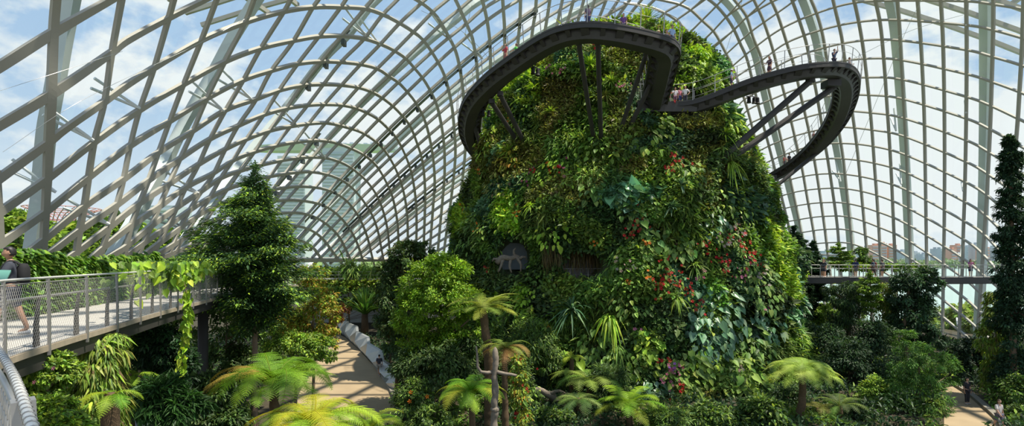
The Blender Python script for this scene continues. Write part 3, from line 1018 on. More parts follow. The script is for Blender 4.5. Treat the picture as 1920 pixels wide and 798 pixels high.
PALE = [((.17, .29, .06), 3), ((.24, .34, .08), 2), ((.10, .2, .05), 3)]
clumps = [
    ('big blue green heart leaves massed right of centre on the mountain', 1335, 595, 60, 2.2, .95, BLUEG),
    ('deep green heart leaves hanging under the blue green mass', 1320, 640, 34, 1.6, .85, BLUEG),
    ('heart leaves in a clump right of the hanging grey agave', 1325, 430, 34, 1.3, .75, BLUEG),
    ('yellow green heart leaves left of the big blue green mass', 1215, 645, 22, .95, .75, BRIGHT),
    ('pale variegated heart leaves below the hanging grey agave', 1262, 462, 26, 1.3, .85, PALE),
    ('pale heart leaves left of the red blooms above the right cave', 1210, 460, 20, 1.0, .8, PALE),
    ('light green leaf clump under the strut of the top loop', 1115, 365, 26, 1.1, .7, PALE),
    ('light leaf clump on the front of the mountain below the right struts', 1180, 405, 26, 1.2, .7, PALE),
    ('large dark heart leaves beside the red leaved plant under the right struts', 1290, 332, 16, .9, .9, MID),
    ('fig like leaves crowding the mountain below the junction of walkways', 1215, 260, 70, 2.2, .55, MID),
    ('fig like leaves below the feet of the twin struts', 1130, 300, 60, 1.9, .5, MID),
    ('rounded leaves on the bright right edge above the lower walkway', 1415, 540, 60, 2.0, .75, PALE),
    ('rounded leaves on the right edge below the lower walkway level', 1425, 600, 50, 1.9, .8, BLUEG),
    ('bright elephant ear leaf pair low on the mountain above the driftwood', 1075, 680, 12, .8, .9, LIME),
    ('bright leaves on the top right rim beside the upper railing', 1318, 135, 60, 1.6, .6, BRIGHT),
    ('bright leaves on the right rim above the junction railing', 1300, 160, 40, 1.3, .7, LIME),
    ('lush leaves spilling over the right rim below the walkway', 1360, 240, 50, 1.7, .6, BRIGHT),
    ('yellow green leaf fringe on the left rim beside the loop end', 925, 270, 60, 1.6, .5, LIME),
    ('yellow moss like cushion at the foot of the left struts', 965, 300, 60, 1.2, .4, GOLD),
    ('long drooping leaves low on the right of the mountain', 1372, 710, 26, 1.4, .95, MID),
    ('drooping dark leaves at the lower middle of the mountain', 1290, 700, 30, 1.5, .8, MID),
    ('pale drooping leaves at the lower right foot of the mountain', 1405, 650, 30, 1.6, .8, PALE),
    ('light leaf clump between the two caves', 1040, 440, 40, 1.5, .5, BRIGHT),
    ('sunlit leaf clump above the left cave', 960, 400, 60, 1.8, .45, BRIGHT),
    ('bright leaf clump left of the left cave', 900, 440, 60, 1.9, .45, MID),
    ('pale broad leaves low on the mountain above the pale green fern', 1120, 650, 26, 1.2, .8, MID),
    ('hanging leaf curtain low on the mountain below the hanging strap ferns', 1165, 690, 70, 1.3, .42, MID),
    ('yellowish leaf clump low on the mountain left of the magenta blooms', 1205, 690, 40, 1.0, .4, LIME),
    ('mid green leaves at the foot of the mountain below the magenta blooms', 1262, 735, 60, 1.5, .5, MID),
    ('large dark leaves at the front foot of the mountain', 1220, 740, 26, 1.2, .8, BLUEG),
    ('bright leaf sprigs low on the mountain right of the magenta blooms', 1310, 675, 40, 1.1, .4, BRIGHT),
    ('mixed green leaves on the lower right flank under the pale drooping leaves', 1400, 710, 60, 1.6, .5, MID),
    ('glossy leaves on the mountain above the hanging strap ferns', 1180, 570, 50, 1.5, .45, MID),
    ('feathery leaves on the mountain between the cycad and the left cave', 1010, 540, 70, 1.8, .4, MID),
    ('light leaf clump under the left cave ledge', 985, 575, 50, 1.5, .42, BRIGHT),
    ('dense leaf cushion right of the right cave', 1190, 490, 60, 1.4, .4, MID),
    ('yellow green cushion on the right rim above the pale spray', 1385, 400, 60, 1.6, .4, LIME),
    ('mid green cushion on the right flank below the strut feet', 1345, 380, 70, 1.8, .45, MID),
    ('rust tinted cushion on the left shoulder of the mountain', 945, 350, 60, 1.6, .4, OLIVE),
    ('bright sprig clump on the upper left flank', 985, 220, 60, 1.6, .4, BRIGHT),
    ('yellowish sprig clump beneath the top loop', 1075, 130, 50, 1.4, .4, LIME),
    ('sunlit leaf clump left of the twin struts', 1060, 330, 60, 1.8, .45, BRIGHT),
]
for lb, px, py, n_, rad, L_, pal in clumps:
    mt_plant('heart_leaf_plant' if L_ > .65 else 'leaf_clump', lb, 'plant', px, py, lambda mb, c, nr: leaf_clump(mb, c, nr, n_, rad, L_, .8 if L_ > .6 else .55, pal, 'heart' if L_ > .6 else 'oval'), matn='gloss_leaf' if pal is BLUEG else 'leaf', off=.75)

for nm, lb, px, py, Y, n_, L_, W_, pal in (('yucca', 'big yellow green spiky plant on the mountain top behind the railing', 1212, 42, 50, 90, 2.3, .13, LIME), ('bromeliad', 'rusty red rosette beside the big spiky plant on the mountain top', 1180, 46, 48, 34, 1.1, .12, RUST), ('bromeliad', 'green rosette behind the people at the corner of the left loop', 1250, 60, 49, 34, 1.4, .12, BRIGHT)):
    c = P(px, py, Y)
    root = thing(nm, lb, 'plant', c)
    mb = MB(); strap_rosette(mb, c, UPN, n_, L_, W_, pal, .3, (.1, 1.5)); part(mb, 'leaves', M['leaf'], root)
    mb = MB(); tube(mb, np.stack([c + [0, 0, .1], c - [0, .0, 1.5], np.array([c[0], c[1], Z_TOP - 1.5])]), [.12, .2, .25], 8); part(mb, 'trunk', M['fibre'], root, True)

# flowers: each cluster is one plant
RED = [((.42, .012, .02), 4), ((.5, .03, .05), 2)]
PINK = [((.5, .07, .2), 4), ((.6, .18, .3), 2)]
ORANGE = [((.75, .17, .02), 4), ((.8, .3, .03), 1)]
WHITE = [((.5, .44, .4), 4), ((.55, .33, .33), 1)]
YEL = [((.75, .5, .05), 3), ((.7, .36, .03), 2)]
PURP = [((.35, .07, .5), 3), ((.6, .15, .6), 2)]


def flower_cluster(px, py, n, rad, pal, lab, s=.115, name='flowering_plant'):
    c, nr = on_mt(px, py, 1.15)
    root = thing(name, lab, 'flowers', c)
    t1 = unit(np.cross(nr, UPN)); t2 = np.cross(t1, nr)
    ml = MB()
    pc = c + np.outer(R.normal(0, rad, n), t1) + np.outer(R.normal(0, rad, n), t2) + np.outer(R.uniform(0, .35, n), nr)
    for k in range(n):
        bl = bpy.data.objects.new('blossom', bloom_mesh(pal))
        COL.objects.link(bl)
        bl.parent = root
        bl.location = V3(pc[k] - c)
        bl.rotation_euler = V3(unit(nr + R.normal(0, .4, 3))).to_track_quat('Z', 'Y').to_euler()
        q = s * R.uniform(.7, 1.25)
        bl.scale = (q, q, q)
    leaf_clump(ml, c - nr * .35, nr, int(n * 1.5) + 8, rad * 1.3, .3, .5, MID, 'oval')
    part(ml, 'leaves', M['leaf'], root)


_BLOOM = {}


def bloom_mesh(pal):
    lst = _BLOOM.setdefault(id(pal), [])
    if len(lst) < 4:
        me = bpy.data.meshes.new('blossom')
        an = np.arange(5) / 5 * 2 * np.pi
        v = [(0, 0, -.15)]
        f = []
        for t in an:
            i = len(v)
            for rr, da, h in ((.55, -.42, .12), (1.0, -.2, .1), (1.0, .2, .1), (.55, .42, .12)):
                v.append((rr * math.cos(t + da), rr * math.sin(t + da), h))
            f.append((0, i, i + 1, i + 2, i + 3))
        me.from_pydata(v, [], f)
        at = me.attributes.new('Col', 'FLOAT_COLOR', 'POINT')
        cc = pick(pal, 1, .15)[0]
        at.data.foreach_set('color', np.tile(np.r_[cc, 1], len(v)).astype(np.float32))
        me.materials.append(M['flower'])
        lst.append(me)
    return lst[R.integers(len(lst))]


fl = [
    (1255, 316, 16, .45, RED, 'red leaved plant on the mountain under the right hand walkway'), (1246, 330, 10, .3, RED, 'small red cluster just below the red leaved plant under the walkway'),
    (1188, 432, 14, .5, RED, 'crimson blooms left of the pale heart leaves'), (1175, 446, 8, .3, RED, 'few crimson blooms left of the crimson group'),
    (1305, 474, 10, .4, RED, 'scarlet blooms right of the pale variegated leaves'), (1332, 490, 12, .4, RED, 'scarlet blooms on the upper right of the mountain above the lower walkway'),
    (1340, 508, 9, .3, RED, 'scarlet blooms below the upper right scarlet ones'), (1240, 512, 14, .45, RED, 'red blooms in the dark middle of the mountain'),
    (1255, 535, 22, .5, RED, 'largest red group in the dark middle of the mountain'), (1232, 545, 12, .4, RED, 'red blooms left of the largest red group'),
    (1278, 552, 10, .35, RED, 'red blooms right below the largest red group'), (1290, 575, 8, .3, RED, 'few red blooms above the blue green heart leaves'),
    (1212, 530, 8, .35, ORANGE, 'orange red blooms right of the right cave'), (1180, 535, 5, .25, ORANGE, 'small orange bloom beside the right cave'),
    (1360, 455, 12, .4, RED, 'red blooms high on the right rim'), (1375, 475, 14, .45, RED, 'red blooms under the right rim group'), (1390, 500, 14, .45, RED, 'rosy blooms near the right edge above the lower walkway'),
    (1372, 520, 12, .4, PINK, 'pink blooms near the right edge at lower walkway level'), (1400, 525, 12, .4, WHITE, 'whitish blooms on the right edge beside the lower walkway'),
    (1358, 440, 18, .5, WHITE, 'pale pink spray high on the right flank'), (1340, 460, 12, .4, WHITE, 'pale spray left of the right flank spray'),
    (1255, 700, 14, .35, PINK, 'magenta blooms low in the middle of the mountain'), (1252, 690, 5, .2, PURP, 'purple bloom on top of the magenta ones'), (1246, 712, 9, .3, PINK, 'magenta blooms under the purple bloom'),
    (1190, 625, 4, .2, PINK, 'pale pink bloom above the hanging strap fern'), (1365, 695, 6, .25, WHITE, 'lilac spike low on the right'), (1410, 583, 6, .25, PINK, 'pink bloom above the right edge leaves'),
    (1243, 680, 6, .2, RED, 'small red blooms left of the purple bloom'), (1268, 727, 6, .25, RED, 'dark red blooms below the magenta group'),
    (1116, 466, 4, .2, ORANGE, 'orange bloom above the right cave'), (1205, 463, 5, .2, ORANGE, 'orange bloom beside the pale heart leaves'),
    (1015, 330, 4, .2, RED, 'red bloom left of centre on the upper mountain'), (1053, 331, 6, .25, RED, 'red blooms below the left struts'), (1040, 328, 5, .25, ORANGE, 'coral blooms left of the red ones below the left struts'),
    (1062, 327, 5, .25, PINK, 'pink blooms right of the red ones below the left struts'), (1040, 143, 7, .3, PINK, 'pinkish spray high on the left shoulder'), (1120, 110, 5, .25, RED, 'coral bloom between the top struts'),
    (975, 235, 7, .3, ORANGE, 'orange blooms beside the left struts'), (920, 330, 6, .3, ORANGE, 'orange blooms on the left rim below the loop end'), (890, 398, 5, .25, ORANGE, 'orange blooms low on the left rim'),
    (860, 435, 5, .25, ORANGE, 'single orange bloom on the left slope above the green tree'), (916, 437, 5, .25, ORANGE, 'coral bloom left above the left cave'), (932, 510, 4, .2, RED, 'red bloom beneath the left cave'),
    (1035, 622, 8, .3, ORANGE, 'bright orange bloom left of the hanging strap fern'), (1185, 505, 5, .2, WHITE, 'white trailing blooms at the right cave edge'), (1160, 500, 10, .35, WHITE, 'white trailing blooms hanging at the right cave mouth'),
    (1060, 150, 7, .3, PINK, 'rose spray under the top loop'), (1245, 205, 6, .3, RED, 'red bloom under the walkway junction'), (1165, 175, 7, .3, PINK, 'rosy leaves right of the pale rosette'),
    (985, 410, 6, .3, ORANGE, 'coral blooms over the left cave'), (1005, 345, 7, .3, PINK, 'rosy blooms left of centre on the upper face'), (1300, 520, 8, .3, PINK, 'pink blooms right of the dark tuft'),
]
for a in fl:
    flower_cluster(*a)

# ------------------------------------------------------------------ caves: stone linings, driftwood, hanging roots
c0, n0 = on_mt(970, 482)
mb = MB()
cb = P(972, 470, c0[1] + 2.2)
mb_pts = [(-2.2, -1.6), (2.0, -1.6), (1.7, .9), (.9, 2.4), (.1, 3.0), (-.9, 2.1), (-2.1, .2)]
v = [[cb[0] + x, cb[1], cb[2] + z_] for x, z_ in mb_pts] + [[cb[0] + x * .9, cb[1] + .8, cb[2] + z_] for x, z_ in mb_pts]
n_ = len(mb_pts)
mb.add(v, [np.arange(n_)[None], np.array([[i, i + n_, (i + 1) % n_ + n_, (i + 1) % n_] for i in range(n_)])])
part(mb, 'stone_panel', mat('cave_stone', (.20, .23, .25), .7, 0, .3, 1.2), mountain)
c1, n1 = on_mt(1098, 498)
cb = P(1098, 505, c1[1] + 2.0)
mb = MB()
box(mb, cb, (5.6, .4, 1.6))
part(mb, 'viewing_window', mat('dark_window', (.10, .11, .12), .2, 0, .2, 1), mountain)
mb = MB()
for s_ in np.linspace(-2.8, 2.8, 5):
    tube(mb, np.array([cb + [s_, -1.4, -.9], cb + [s_, -1.4, .1]]), .03, 5)
tube(mb, np.array([cb + [-2.8, -1.4, .1], cb + [2.8, -1.4, .1]]), .035, 5)
tube(mb, np.array([cb + [-2.8, -1.4, -.4], cb + [2.8, -1.4, -.4]]), .02, 5)
part(mb, 'railing', M['galv'], mountain)
n_ = 900
mb = MB()
pr = np.stack([cb[0] + R.uniform(-3.6, 3.6, n_), cb[1] - 1.6 + R.uniform(-.4, .8, n_), cb[2] + R.uniform(.9, 2.6, n_)], 1)
Ln = R.uniform(.8, 2.0, n_)
leaves(mb, pr, unit(np.array([0, 0, -1.0]) + rdir(n_) * .12), unit(rdir(n_) + [0, -1, 0]), Ln, .05, pick([((.16, .11, .05), 3), ((.1, .08, .03), 3), ((.2, .17, .07), 1)], n_), 'lance')
tag(part(mb, 'hanging_roots', M['leaf'], mountain), 'brown curtain of fine roots hanging over the right cave', kind='stuff')


def limb(mb, pts, r0, r1, k=7):
    s = spline(np.array(pts, float), .25)
    s = s + (np.stack([noise(s, 1.3), noise(s + 9, 1.3), noise(s + 5, 1.3)], 1) - .5) * r0 * .8
    t = np.linspace(0, 1, len(s))
    tube(mb, s, r0 + (r1 - r0) * t, k)


c0, n0 = on_mt(968, 500, .9)
root = thing('driftwood_sculpture', 'pale grey twisted driftwood sculpture crouched in the mouth of the left cave', 'sculpture', c0)
mb = MB()
o_ = c0
limb(mb, [o_ + [-1.0, 0, .1], o_ + [-.5, -.2, .5], o_ + [.1, -.1, .45], o_ + [.6, .1, .6], o_ + [.9, 0, .3]], .27, .17)
part(mb, 'body', M['grey_wood'], root, True)
for pts in ([[-.9, 0, .2], [-1.2, -.2, .45], [-1.4, -.1, .2]], [[-.5, -.2, .4], [-.7, -.4, -.2], [-.9, -.4, -.6]], [[.1, -.1, .4], [0, -.4, -.2], [.15, -.4, -.7]], [[.6, 0, .5], [.9, -.3, 0], [.85, -.3, -.6]],
            [[.5, .1, .6], [.3, 0, 1.0], [.5, 0, 1.3]], [[.8, 0, .4], [1.2, -.1, .6], [1.4, 0, .3]]):
    mb = MB()
    limb(mb, [o_ + np.array(q) for q in pts], .15, .06)
    part(mb, 'branch', M['grey_wood'], root, True)

c0 = P(1035, 745, 34.5)
root = thing('driftwood', 'reddish weathered driftwood snag leaning at the foot of the mountain', 'driftwood', c0)
mb = MB(); limb(mb, [c0 + [0, .3, -.35], c0 + [.1, 0, -.1], c0 + [-.2, -.1, .2], c0 + [-.9, -.3, .6], c0 + [-1.4, -.3, .45]], .3, .12); part(mb, 'trunk', M['grey_wood'], root, True)
for pts in ([[-.2, -.1, .2], [.4, -.3, .5], [.9, -.2, .3]], [[0, 0, -.1], [.5, -.3, -.2], [.7, -.3, -.5]]):
    mb = MB(); limb(mb, [c0 + np.array(q) for q in pts], .14, .05); part(mb, 'branch', M['grey_wood'], root, True)
# ================================================================== the looped high walkway
def rail_posts(root, path, side_off, h, step, r=.035, name='post', skip=0, rails=(1.0, .55), mat_p='galv', mat_r='wire', lean=0.0, z0=0.0, limit=100):
    """posts and rails along one side of a path"""
    t = tangents(path)
    s = unit(np.cross(t, UPN))
    e = path + s * side_off + UPN * z0
    d = np.concatenate([[0], np.cumsum(np.linalg.norm(np.diff(e, axis=0), axis=1))])
    u = np.arange(step * .5, d[-1], step)
    for k, x in enumerate(u[:limit]):
        c = np.array([np.interp(x, d, e[:, j]) for j in range(3)])
        sd = np.array([np.interp(x, d, s[:, j]) for j in range(3)])
        mb = MB()
        top = c + UPN * h + sd * lean * np.sign(side_off)
        sweep(mb, np.stack([c, (c + top) / 2, top]), rect(r * 1.3, -r * .5, r * .5) * np.array([1, 1]), sd)
        part(mb, name, M[mat_p], root)
    for f in rails:
        mb = MB()
        tube(mb, e + UPN * h * f + s * lean * f * np.sign(side_off), .022 if f > .9 else .012, 6)
        part(mb, 'rail', M[mat_r], root, True)
    return e


def walkway(name, label, pts, width=2.05, attach=None):
    pth = spline(np.array([P(*p) for p in pts]), .4)
    root = thing(name, label, 'walkway', pth[len(pth) // 2])
    n = len(pth)
    w_ = width / 2
    # deck edge beams, one on each side, and a box girder below
    for sg in (-1, 1):
        mb = MB()
        sweep(mb, pth, np.array([[sg * w_, -.22], [sg * w_, .06], [sg * (w_ - .16), .06], [sg * (w_ - .16), -.22]])[::sg], UPN)
        part(mb, 'edge_beam', M['dark_steel'], root)
        mb = MB()
        sweep(mb, pth, np.array([[sg * (w_ + .02), .06], [sg * (w_ + .02), .17], [sg * (w_ - .05), .17], [sg * (w_ - .05), .06]])[::sg], UPN)
        part(mb, 'kerb_pipe', M['dark_plate'], root)
    mb = MB()
    sweep(mb, pth, np.array([[-.62, -.12], [.62, -.12], [.62, -.30], [.40, -.68], [-.40, -.68], [-.62, -.30]])[::-1], UPN)
    part(mb, 'box_girder', M['dark_plate'], root)
    mb = MB()
    sweep(mb, pth, np.array([[-w_ + .1, -.02], [w_ - .1, -.02], [w_ - .1, .03], [-w_ + .1, .03]])[::-1], UPN)
    # grating slots: the floor is grating, seen pale between the brackets
    part(mb, 'deck', M['grating'], root)
    t = tangents(pth)
    s = unit(np.cross(t, UPN))
    d = np.concatenate([[0], np.cumsum(np.linalg.norm(np.diff(pth, axis=0), axis=1))])
    for k, x in enumerate(np.arange(.5, d[-1], .95)[:95]):
        c = np.array([np.interp(x, d, pth[:, j]) for j in range(3)])
        sd = np.array([np.interp(x, d, s[:, j]) for j in range(3)])
        tt_ = np.cross(UPN, sd)
        mb = MB()
        wd = .30 if k % 2 else .52
        pf = [(-w_ + .1, -.06), (w_ - .1, -.06), (w_ - .1, -.2), (.55, -.5), (-.55, -.5), (-w_ + .1, -.2)]
        v = [c + sd * x_ + UPN * z_ + tt_ * q for q in (-wd / 2, wd / 2) for x_, z_ in pf]
        i6 = np.arange(6)
        mb.add(np.array(v), [i6[None], i6[None, ::-1] + 6, np.stack([i6, i6 + 6, (i6 + 1) % 6 + 6, (i6 + 1) % 6], 1)])
        part(mb, 'bracket', M['dark_steel'], root)
    for sg in (-1, 1):
        rail_posts(root, pth, sg * w_, 1.35, 1.7, .04, limit=48, rails=(1.0, .62), lean=.12, z0=.1)
    return root, pth


def strut(root, a, b, r, name='support_strut'):
    mb = MB()
    s = np.linspace(0, 1, 7)[:, None]
    sp = np.array(a) * (1 - s) + np.array(b) * s
    tube(mb, sp, r, 10)
    tube(mb, sp[:1].repeat(2, 0) + np.array([[0, 0, .25], [0, 0, -.1]]), r * 1.35, 10)
    part(mb, name, M['dark_steel'], root)


loop_l, path_l = walkway('cloud_walkway', 'dark steel walkway looping out in front of the mountain top on the left', top_pts)
loop_r, path_r = walkway('cloud_walkway', 'dark steel walkway looping far out to the right of the mountain', right_pts)

for (x1, y1, Y1), (x2, y2) in (((1085, 80, 35), (1114, 268)), ((1121, 78, 34.6), (1127, 270)), ((1212, 100, 37), (1158, 258)), ((1238, 120, 38.5), (1172, 255))):
    c, nr = on_mt(x2, y2)
    strut(loop_l, P(x1, y1, Y1), c - nr * .3, .17)
for (x1, y1, Y1), (x2, y2) in (((938, 178, 41.5), (986, 278)), ((922, 192, 42.5), (974, 275)), ((885, 222, 47.5), (905, 300))):
    c, nr = on_mt(x2, y2)
    strut(loop_l, P(x1, y1, Y1), c - nr * .3, .19)
for (x1, y1, Y1), (x2, y2) in (((1519, 152, 41.6), (1326, 322)), ((1560, 166, 43.5), (1342, 318))):
    c, nr = on_mt(x2, y2)
    strut(loop_r, P(x1, y1, Y1), c - nr * .5, .25)
for (x1, y1, Y1), (x2, y2, Y2) in (((1530, 288, 57.5), (1422, 376, 57)), ((1452, 332, 61.5), (1415, 380, 57)), ((1446, 338, 62.5), (1430, 372, 58))):
    strut(loop_r, P(x1, y1, Y1), P(x2, y2, Y2), .2)
# end node plate where the long strut meets the right loop
c = P(1558, 158, 43.2)
mb = MB(); box(mb, c, (1.1, 1.0, .5)); part(mb, 'node_plate', M['dark_steel'], loop_r)
# the dark collar under the junction
c = P(1244, 207, 43.4)
mb = MB(); box(mb, c, (4.6, 2.2, .75), .02, taper=1.06); part(mb, 'junction_beam', M['dark_plate'], loop_r)

# lamps hanging below the loops
for (px, py, Y, lb, rz) in ((1411, 183, 43.0, 'cluster of black spotlights hanging under the right walkway', .3), (1003, 128, 38.5, 'black spotlights hanging under the left walkway', .8), (910, 208, 45.5, 'small black spotlight under the left bend of the walkway', .2)):
    root = thing('spotlight', lb, 'lamp', P(px, py, Y), rz)
    mb = MB(); tube(mb, np.array([[-.6, 0, .05], [0, 0, .1], [.6, 0, .05]]), .04, 6); mb.build('bar', M['black'], root)
    for dx in ((-.35, .15, .5) if px == 1411 else (-.2, .3)):
        mb = MB(); lathe(mb, (dx, 0, -.45), [(.05, .5), (.13, .45), (.15, .1), (.19, 0), (.15, .03)], 12); mb.build('lamp_head', M['black'], root)
    mb = MB(); tube(mb, np.array([[0, 0, .1], [0, 0, .35], [0, .3, .8]]), .03, 6); mb.build('hanger', M['black'], root)

# ================================================================== the level walkway on the right
yr = 50.0
zdk = EYE - 1.62
pr = spline(np.array([[20.5, 51.5, zdk], [26, 50.3, zdk], [34, 49.6, zdk], [42, 49.9, zdk], [49, 51.2, zdk], [58, 54, zdk]]), .5)
walk_r = thing('treetop_walkway', 'level dark edged walkway crossing in front of the glass right of the mountain', 'walkway', pr[len(pr) // 2])
mb = MB(); sweep(mb, pr, rect(2.4, -.14, 0)[::1], UPN); part(mb, 'deck', M['deck'], walk_r)
for sg in (-1, 1):
    mb = MB(); sweep(mb, pr, np.array([[sg * 1.28, -.52], [sg * 1.28, .05], [sg * 1.16, .05], [sg * 1.06, -.52]])[::sg], UPN); part(mb, 'edge_beam', M['dark_plate'], walk_r)
    rail_posts(walk_r, pr, sg * 1.2, 1.15, 1.25, .045, limit=40, rails=(1.0, .72, .1), lean=.0)
mb = MB(); sweep(mb, pr, rect(1.2, -.6, -.12), UPN); part(mb, 'girder', M['dark_plate'], walk_r)
for px_ in (1590, 1712):
    c = P(px_, 520, 50.0)
    mb = MB(); tube(mb, np.array([[c[0], 50, 0], [c[0], 50, 4], [c[0], 50, zdk - .5]]), .16, 10); part(mb, 'pillar', M['dark_steel'], walk_r, True)

# ================================================================== the near walkway, left, with the net railing
zd = EYE - 1.5
inner = spline(np.array([[-.25, .25], [-.915, .926], [-1.705, 1.69], [-3.6, 3.42], [-5.75, 5.6], [-7.3, 7.5], [-8.05, 9.3], [-8.75, 11.4], [-9.8, 14.6], [-11.1, 19.2], [-12.2, 23.5], [-12.6, 28], [-12.4, 33]]), .25)
inner = np.c_[inner, np.full(len(inner), zd)]
tn = tangents(inner)
left = unit(np.cross(UPN, tn))        # towards the glass
wdk = np.interp(inner[:, 1], [0, 3, 8, 11, 16, 26, 34], [2.6, 3.0, 3.4, 3.3, 3.2, 3.6, 3.6])[:, None]
outer = inner + left * wdk
walk_l = thing('treetop_walkway', 'near walkway with a pale floor and wire net railing beside the hedge', 'walkway', (-8, 9, zd))


def slab(mb, a, b, z0, z1):
    n = len(a)
    v = np.vstack([a + UPN * z1, b + UPN * z1, b + UPN * z0, a + UPN * z0])
    i = np.arange(n - 1)
    fs = []
    for r0, r1 in ((0, 1), (1, 2), (2, 3), (3, 0)):
        fs.append(np.stack([r0 * n + i, r0 * n + i + 1, r1 * n + i + 1, r1 * n + i], 1))
    mb.add(v, [np.vstack(fs), np.array([[0, n, 2 * n, 3 * n], [4 * n - 1, 3 * n - 1, 2 * n - 1, n - 1]])])
    return mb


part(slab(MB(), inner, outer, -.1, 0), 'deck', M['deck'], walk_l)
mb = MB(); sweep(mb, inner - left * .03, np.array([[-.04, -.05], [.05, -.05], [.05, .05], [-.04, .05]]), UPN); part(mb, 'kerb', M['rust_edge'], walk_l)
mb = MB(); sweep(mb, inner + left * .10, np.array([[-.12, -.34], [.12, -.34], [.12, -.06], [-.12, -.06]]), UPN); part(mb, 'edge_beam', M['dark_steel'], walk_l)
mb = MB(); sweep(mb, outer - left * .25, np.array([[-.12, -.30], [.06, -.30], [.1, -.1], [-.12, -.1]]), UPN); part(mb, 'edge_beam', M['dark_steel'], walk_l)
mb = MB(); sweep(mb, (inner + outer) / 2, np.array([[-.5, -.45], [.5, -.45], [.6, -.1], [-.6, -.1]]), UPN); part(mb, 'girder', M['dark_plate'], walk_l)
di = np.concatenate([[0], np.cumsum(np.linalg.norm(np.diff(inner, axis=0), axis=1))])


def at_i(x, arr):
    return np.array([np.interp(x, di, arr[:, j]) for j in range(3)])


RH = 1.2
rail_r = np.interp(di, [2.2, 7.0], [.0095, .020])
mb = MB(); tube(mb, inner - left * .06 + UPN * RH, rail_r, 12); part(mb, 'handrail', M['rail_white'], walk_l, True)
mb = MB(); tube(mb, inner + left * .16 + UPN * .86, .02, 8); part(mb, 'handrail', M['galv'], walk_l, True)
mb = MB(); tube(mb, inner - left * .05 + UPN * .06, .012, 6); part(mb, 'net_cable', M['wire'], walk_l, True)
mb = MB(); tube(mb, inner - left * .06 + UPN * (RH - .07), .009, 6); part(mb, 'net_cable', M['wire'], walk_l, True)
# net: two sets of slanting wires
mb = MB()
ks = np.arange(0, di[-1] - 1.0, .07)
for x in ks:
    for sg in (0, 1):
        a = at_i(x, inner - left * .06) + UPN * (.06 if sg else RH - .07)
        b = at_i(x + .75, inner - left * .06) + UPN * (RH - .07 if sg else .06)
        tube(mb, np.stack([a, (a + b) / 2, b]), .0024, 3)
net = part(mb, 'net', M['wire'], walk_l)
tag(net, 'fine diagonal wire net', kind='stuff')
# lacing wound round the near end of the handrail
mb = MB()
for x in np.arange(.6, 3.6, .042):
    c = at_i(x, inner - left * .06) + UPN * RH
    d = unit(at_i(x + .05, inner) - at_i(x - .05, inner))
    a1 = unit(np.cross(d, UPN)); a2 = np.cross(a1, d)
    an = np.linspace(0, 2 * np.pi, 13)
    p = c + np.outer(np.cos(an), a1) * (np.interp(x, [2.2, 7.0], [.0095, .020]) + .001) + np.outer(np.sin(an), a2) * (np.interp(x, [2.2, 7.0], [.0095, .020]) + .001) + np.outer(an / 6.283 * .018, d)
    tube(mb, p, .0014, 4)
o = part(mb, 'lacing', M['galv'], walk_l, True)
tag(o, 'wire lacing wound round the handrail', kind='stuff')
# posts: a slim grey stanchion outside, a dark tapered fin inside
for x in np.arange(1.2, di[-1], 1.52):
    c = at_i(x, inner)
    l_ = unit(at_i(x, left))
    mb = MB(); sweep(mb, np.stack([c - l_ * .08 + UPN * -.12, c - l_ * .08 + UPN * .6, c - l_ * .06 + UPN * RH]), rect(.045, -.02, .02), l_); part(mb, 'post', M['galv'], walk_l)
    x2 = x + .25
    c = at_i(x2, inner)
    mb = MB()
    pth_ = np.stack([c + l_ * .2, c + l_ * .2 + UPN * .4, c + l_ * .16 + UPN * .86])
    wv = np.array([.2, .15, .07])
    sweep(mb, pth_, np.stack([np.stack([-wv / 2, 0 * wv - .012], 1), np.stack([wv / 2, 0 * wv - .012], 1), np.stack([wv / 2, 0 * wv + .012], 1), np.stack([-wv / 2, 0 * wv + .012], 1)], 1), l_)
    part(mb, 'fin', M['dark_steel'], walk_l)
# pillars below
for x in (9.5, 19.0, 28.0):
    c = at_i(x, (inner + outer) / 2)
    mb = MB(); tube(mb, np.array([[c[0], c[1], 0], [c[0], c[1], 4.], [c[0], c[1], zd - .6]]), .22, 12); part(mb, 'pillar', M['dark_steel'], walk_l, True)

# planter behind the walkway and its hedge of vine leaves
planter = thing('planter', 'long low planter trough along the back of the near walkway', 'planter', (-14, 16, zd))
part(slab(MB(), outer + left * .05, outer + left * .75, -.6, .42), 'trough', M['concrete'], planter)
n_ = 26000
x = R.uniform(4, di[-1], n_)
u = np.stack([np.interp(x, di, outer[:, j]) for j in range(3)], 1)
l2 = unit(np.stack([np.interp(x, di, left[:, j]) for j in range(3)], 1))
hh = R.random(n_) ** .8
top_h = 1.62 + (noise(u, .9) - .5) * .5 + (noise(u, 2.5) - .5) * .3
pos = u + l2 * (R.uniform(-.15, .75, n_))[:, None] + UPN * (hh * top_h)[:, None]
front = R.random(n_) < .5
pos[front] = u[front] - l2[front] * (.05 + .2 * noise(pos[front], 1.6))[:, None] + UPN * (hh * top_h)[front][:, None]
mb = MB()
Ln = R.uniform(.14, .26, n_)
ax = unit(-l2 * .6 + np.array([0, 0, -.7]) + rdir(n_) * .7)
leaves(mb, pos, ax, unit(UPN * .9 - l2 * .5 + rdir(n_) * .4), Ln, Ln * .72, pick([((.07, .16, .025), 4), ((.13, .26, .03), 4), ((.24, .38, .05), 2)], n_, .25), 'heart')
hedge = thing('vine_hedge', 'leafy green vine hedge standing along the back of the near walkway', 'hedge', (-14, 16, zd + .42))
tag(part(mb, 'leaves', M['leaf'], hedge))
mb = MB()
for x in np.arange(5, di[-1], 1.1):
    c = at_i(x, outer) + at_i(x, left) * .4
    tube(mb, np.stack([c + UPN * .3, c + UPN * .8 + [.08, 0, 0], c + UPN * 1.4]), .02, 5)
part(mb, 'stem', M['bark'], hedge)

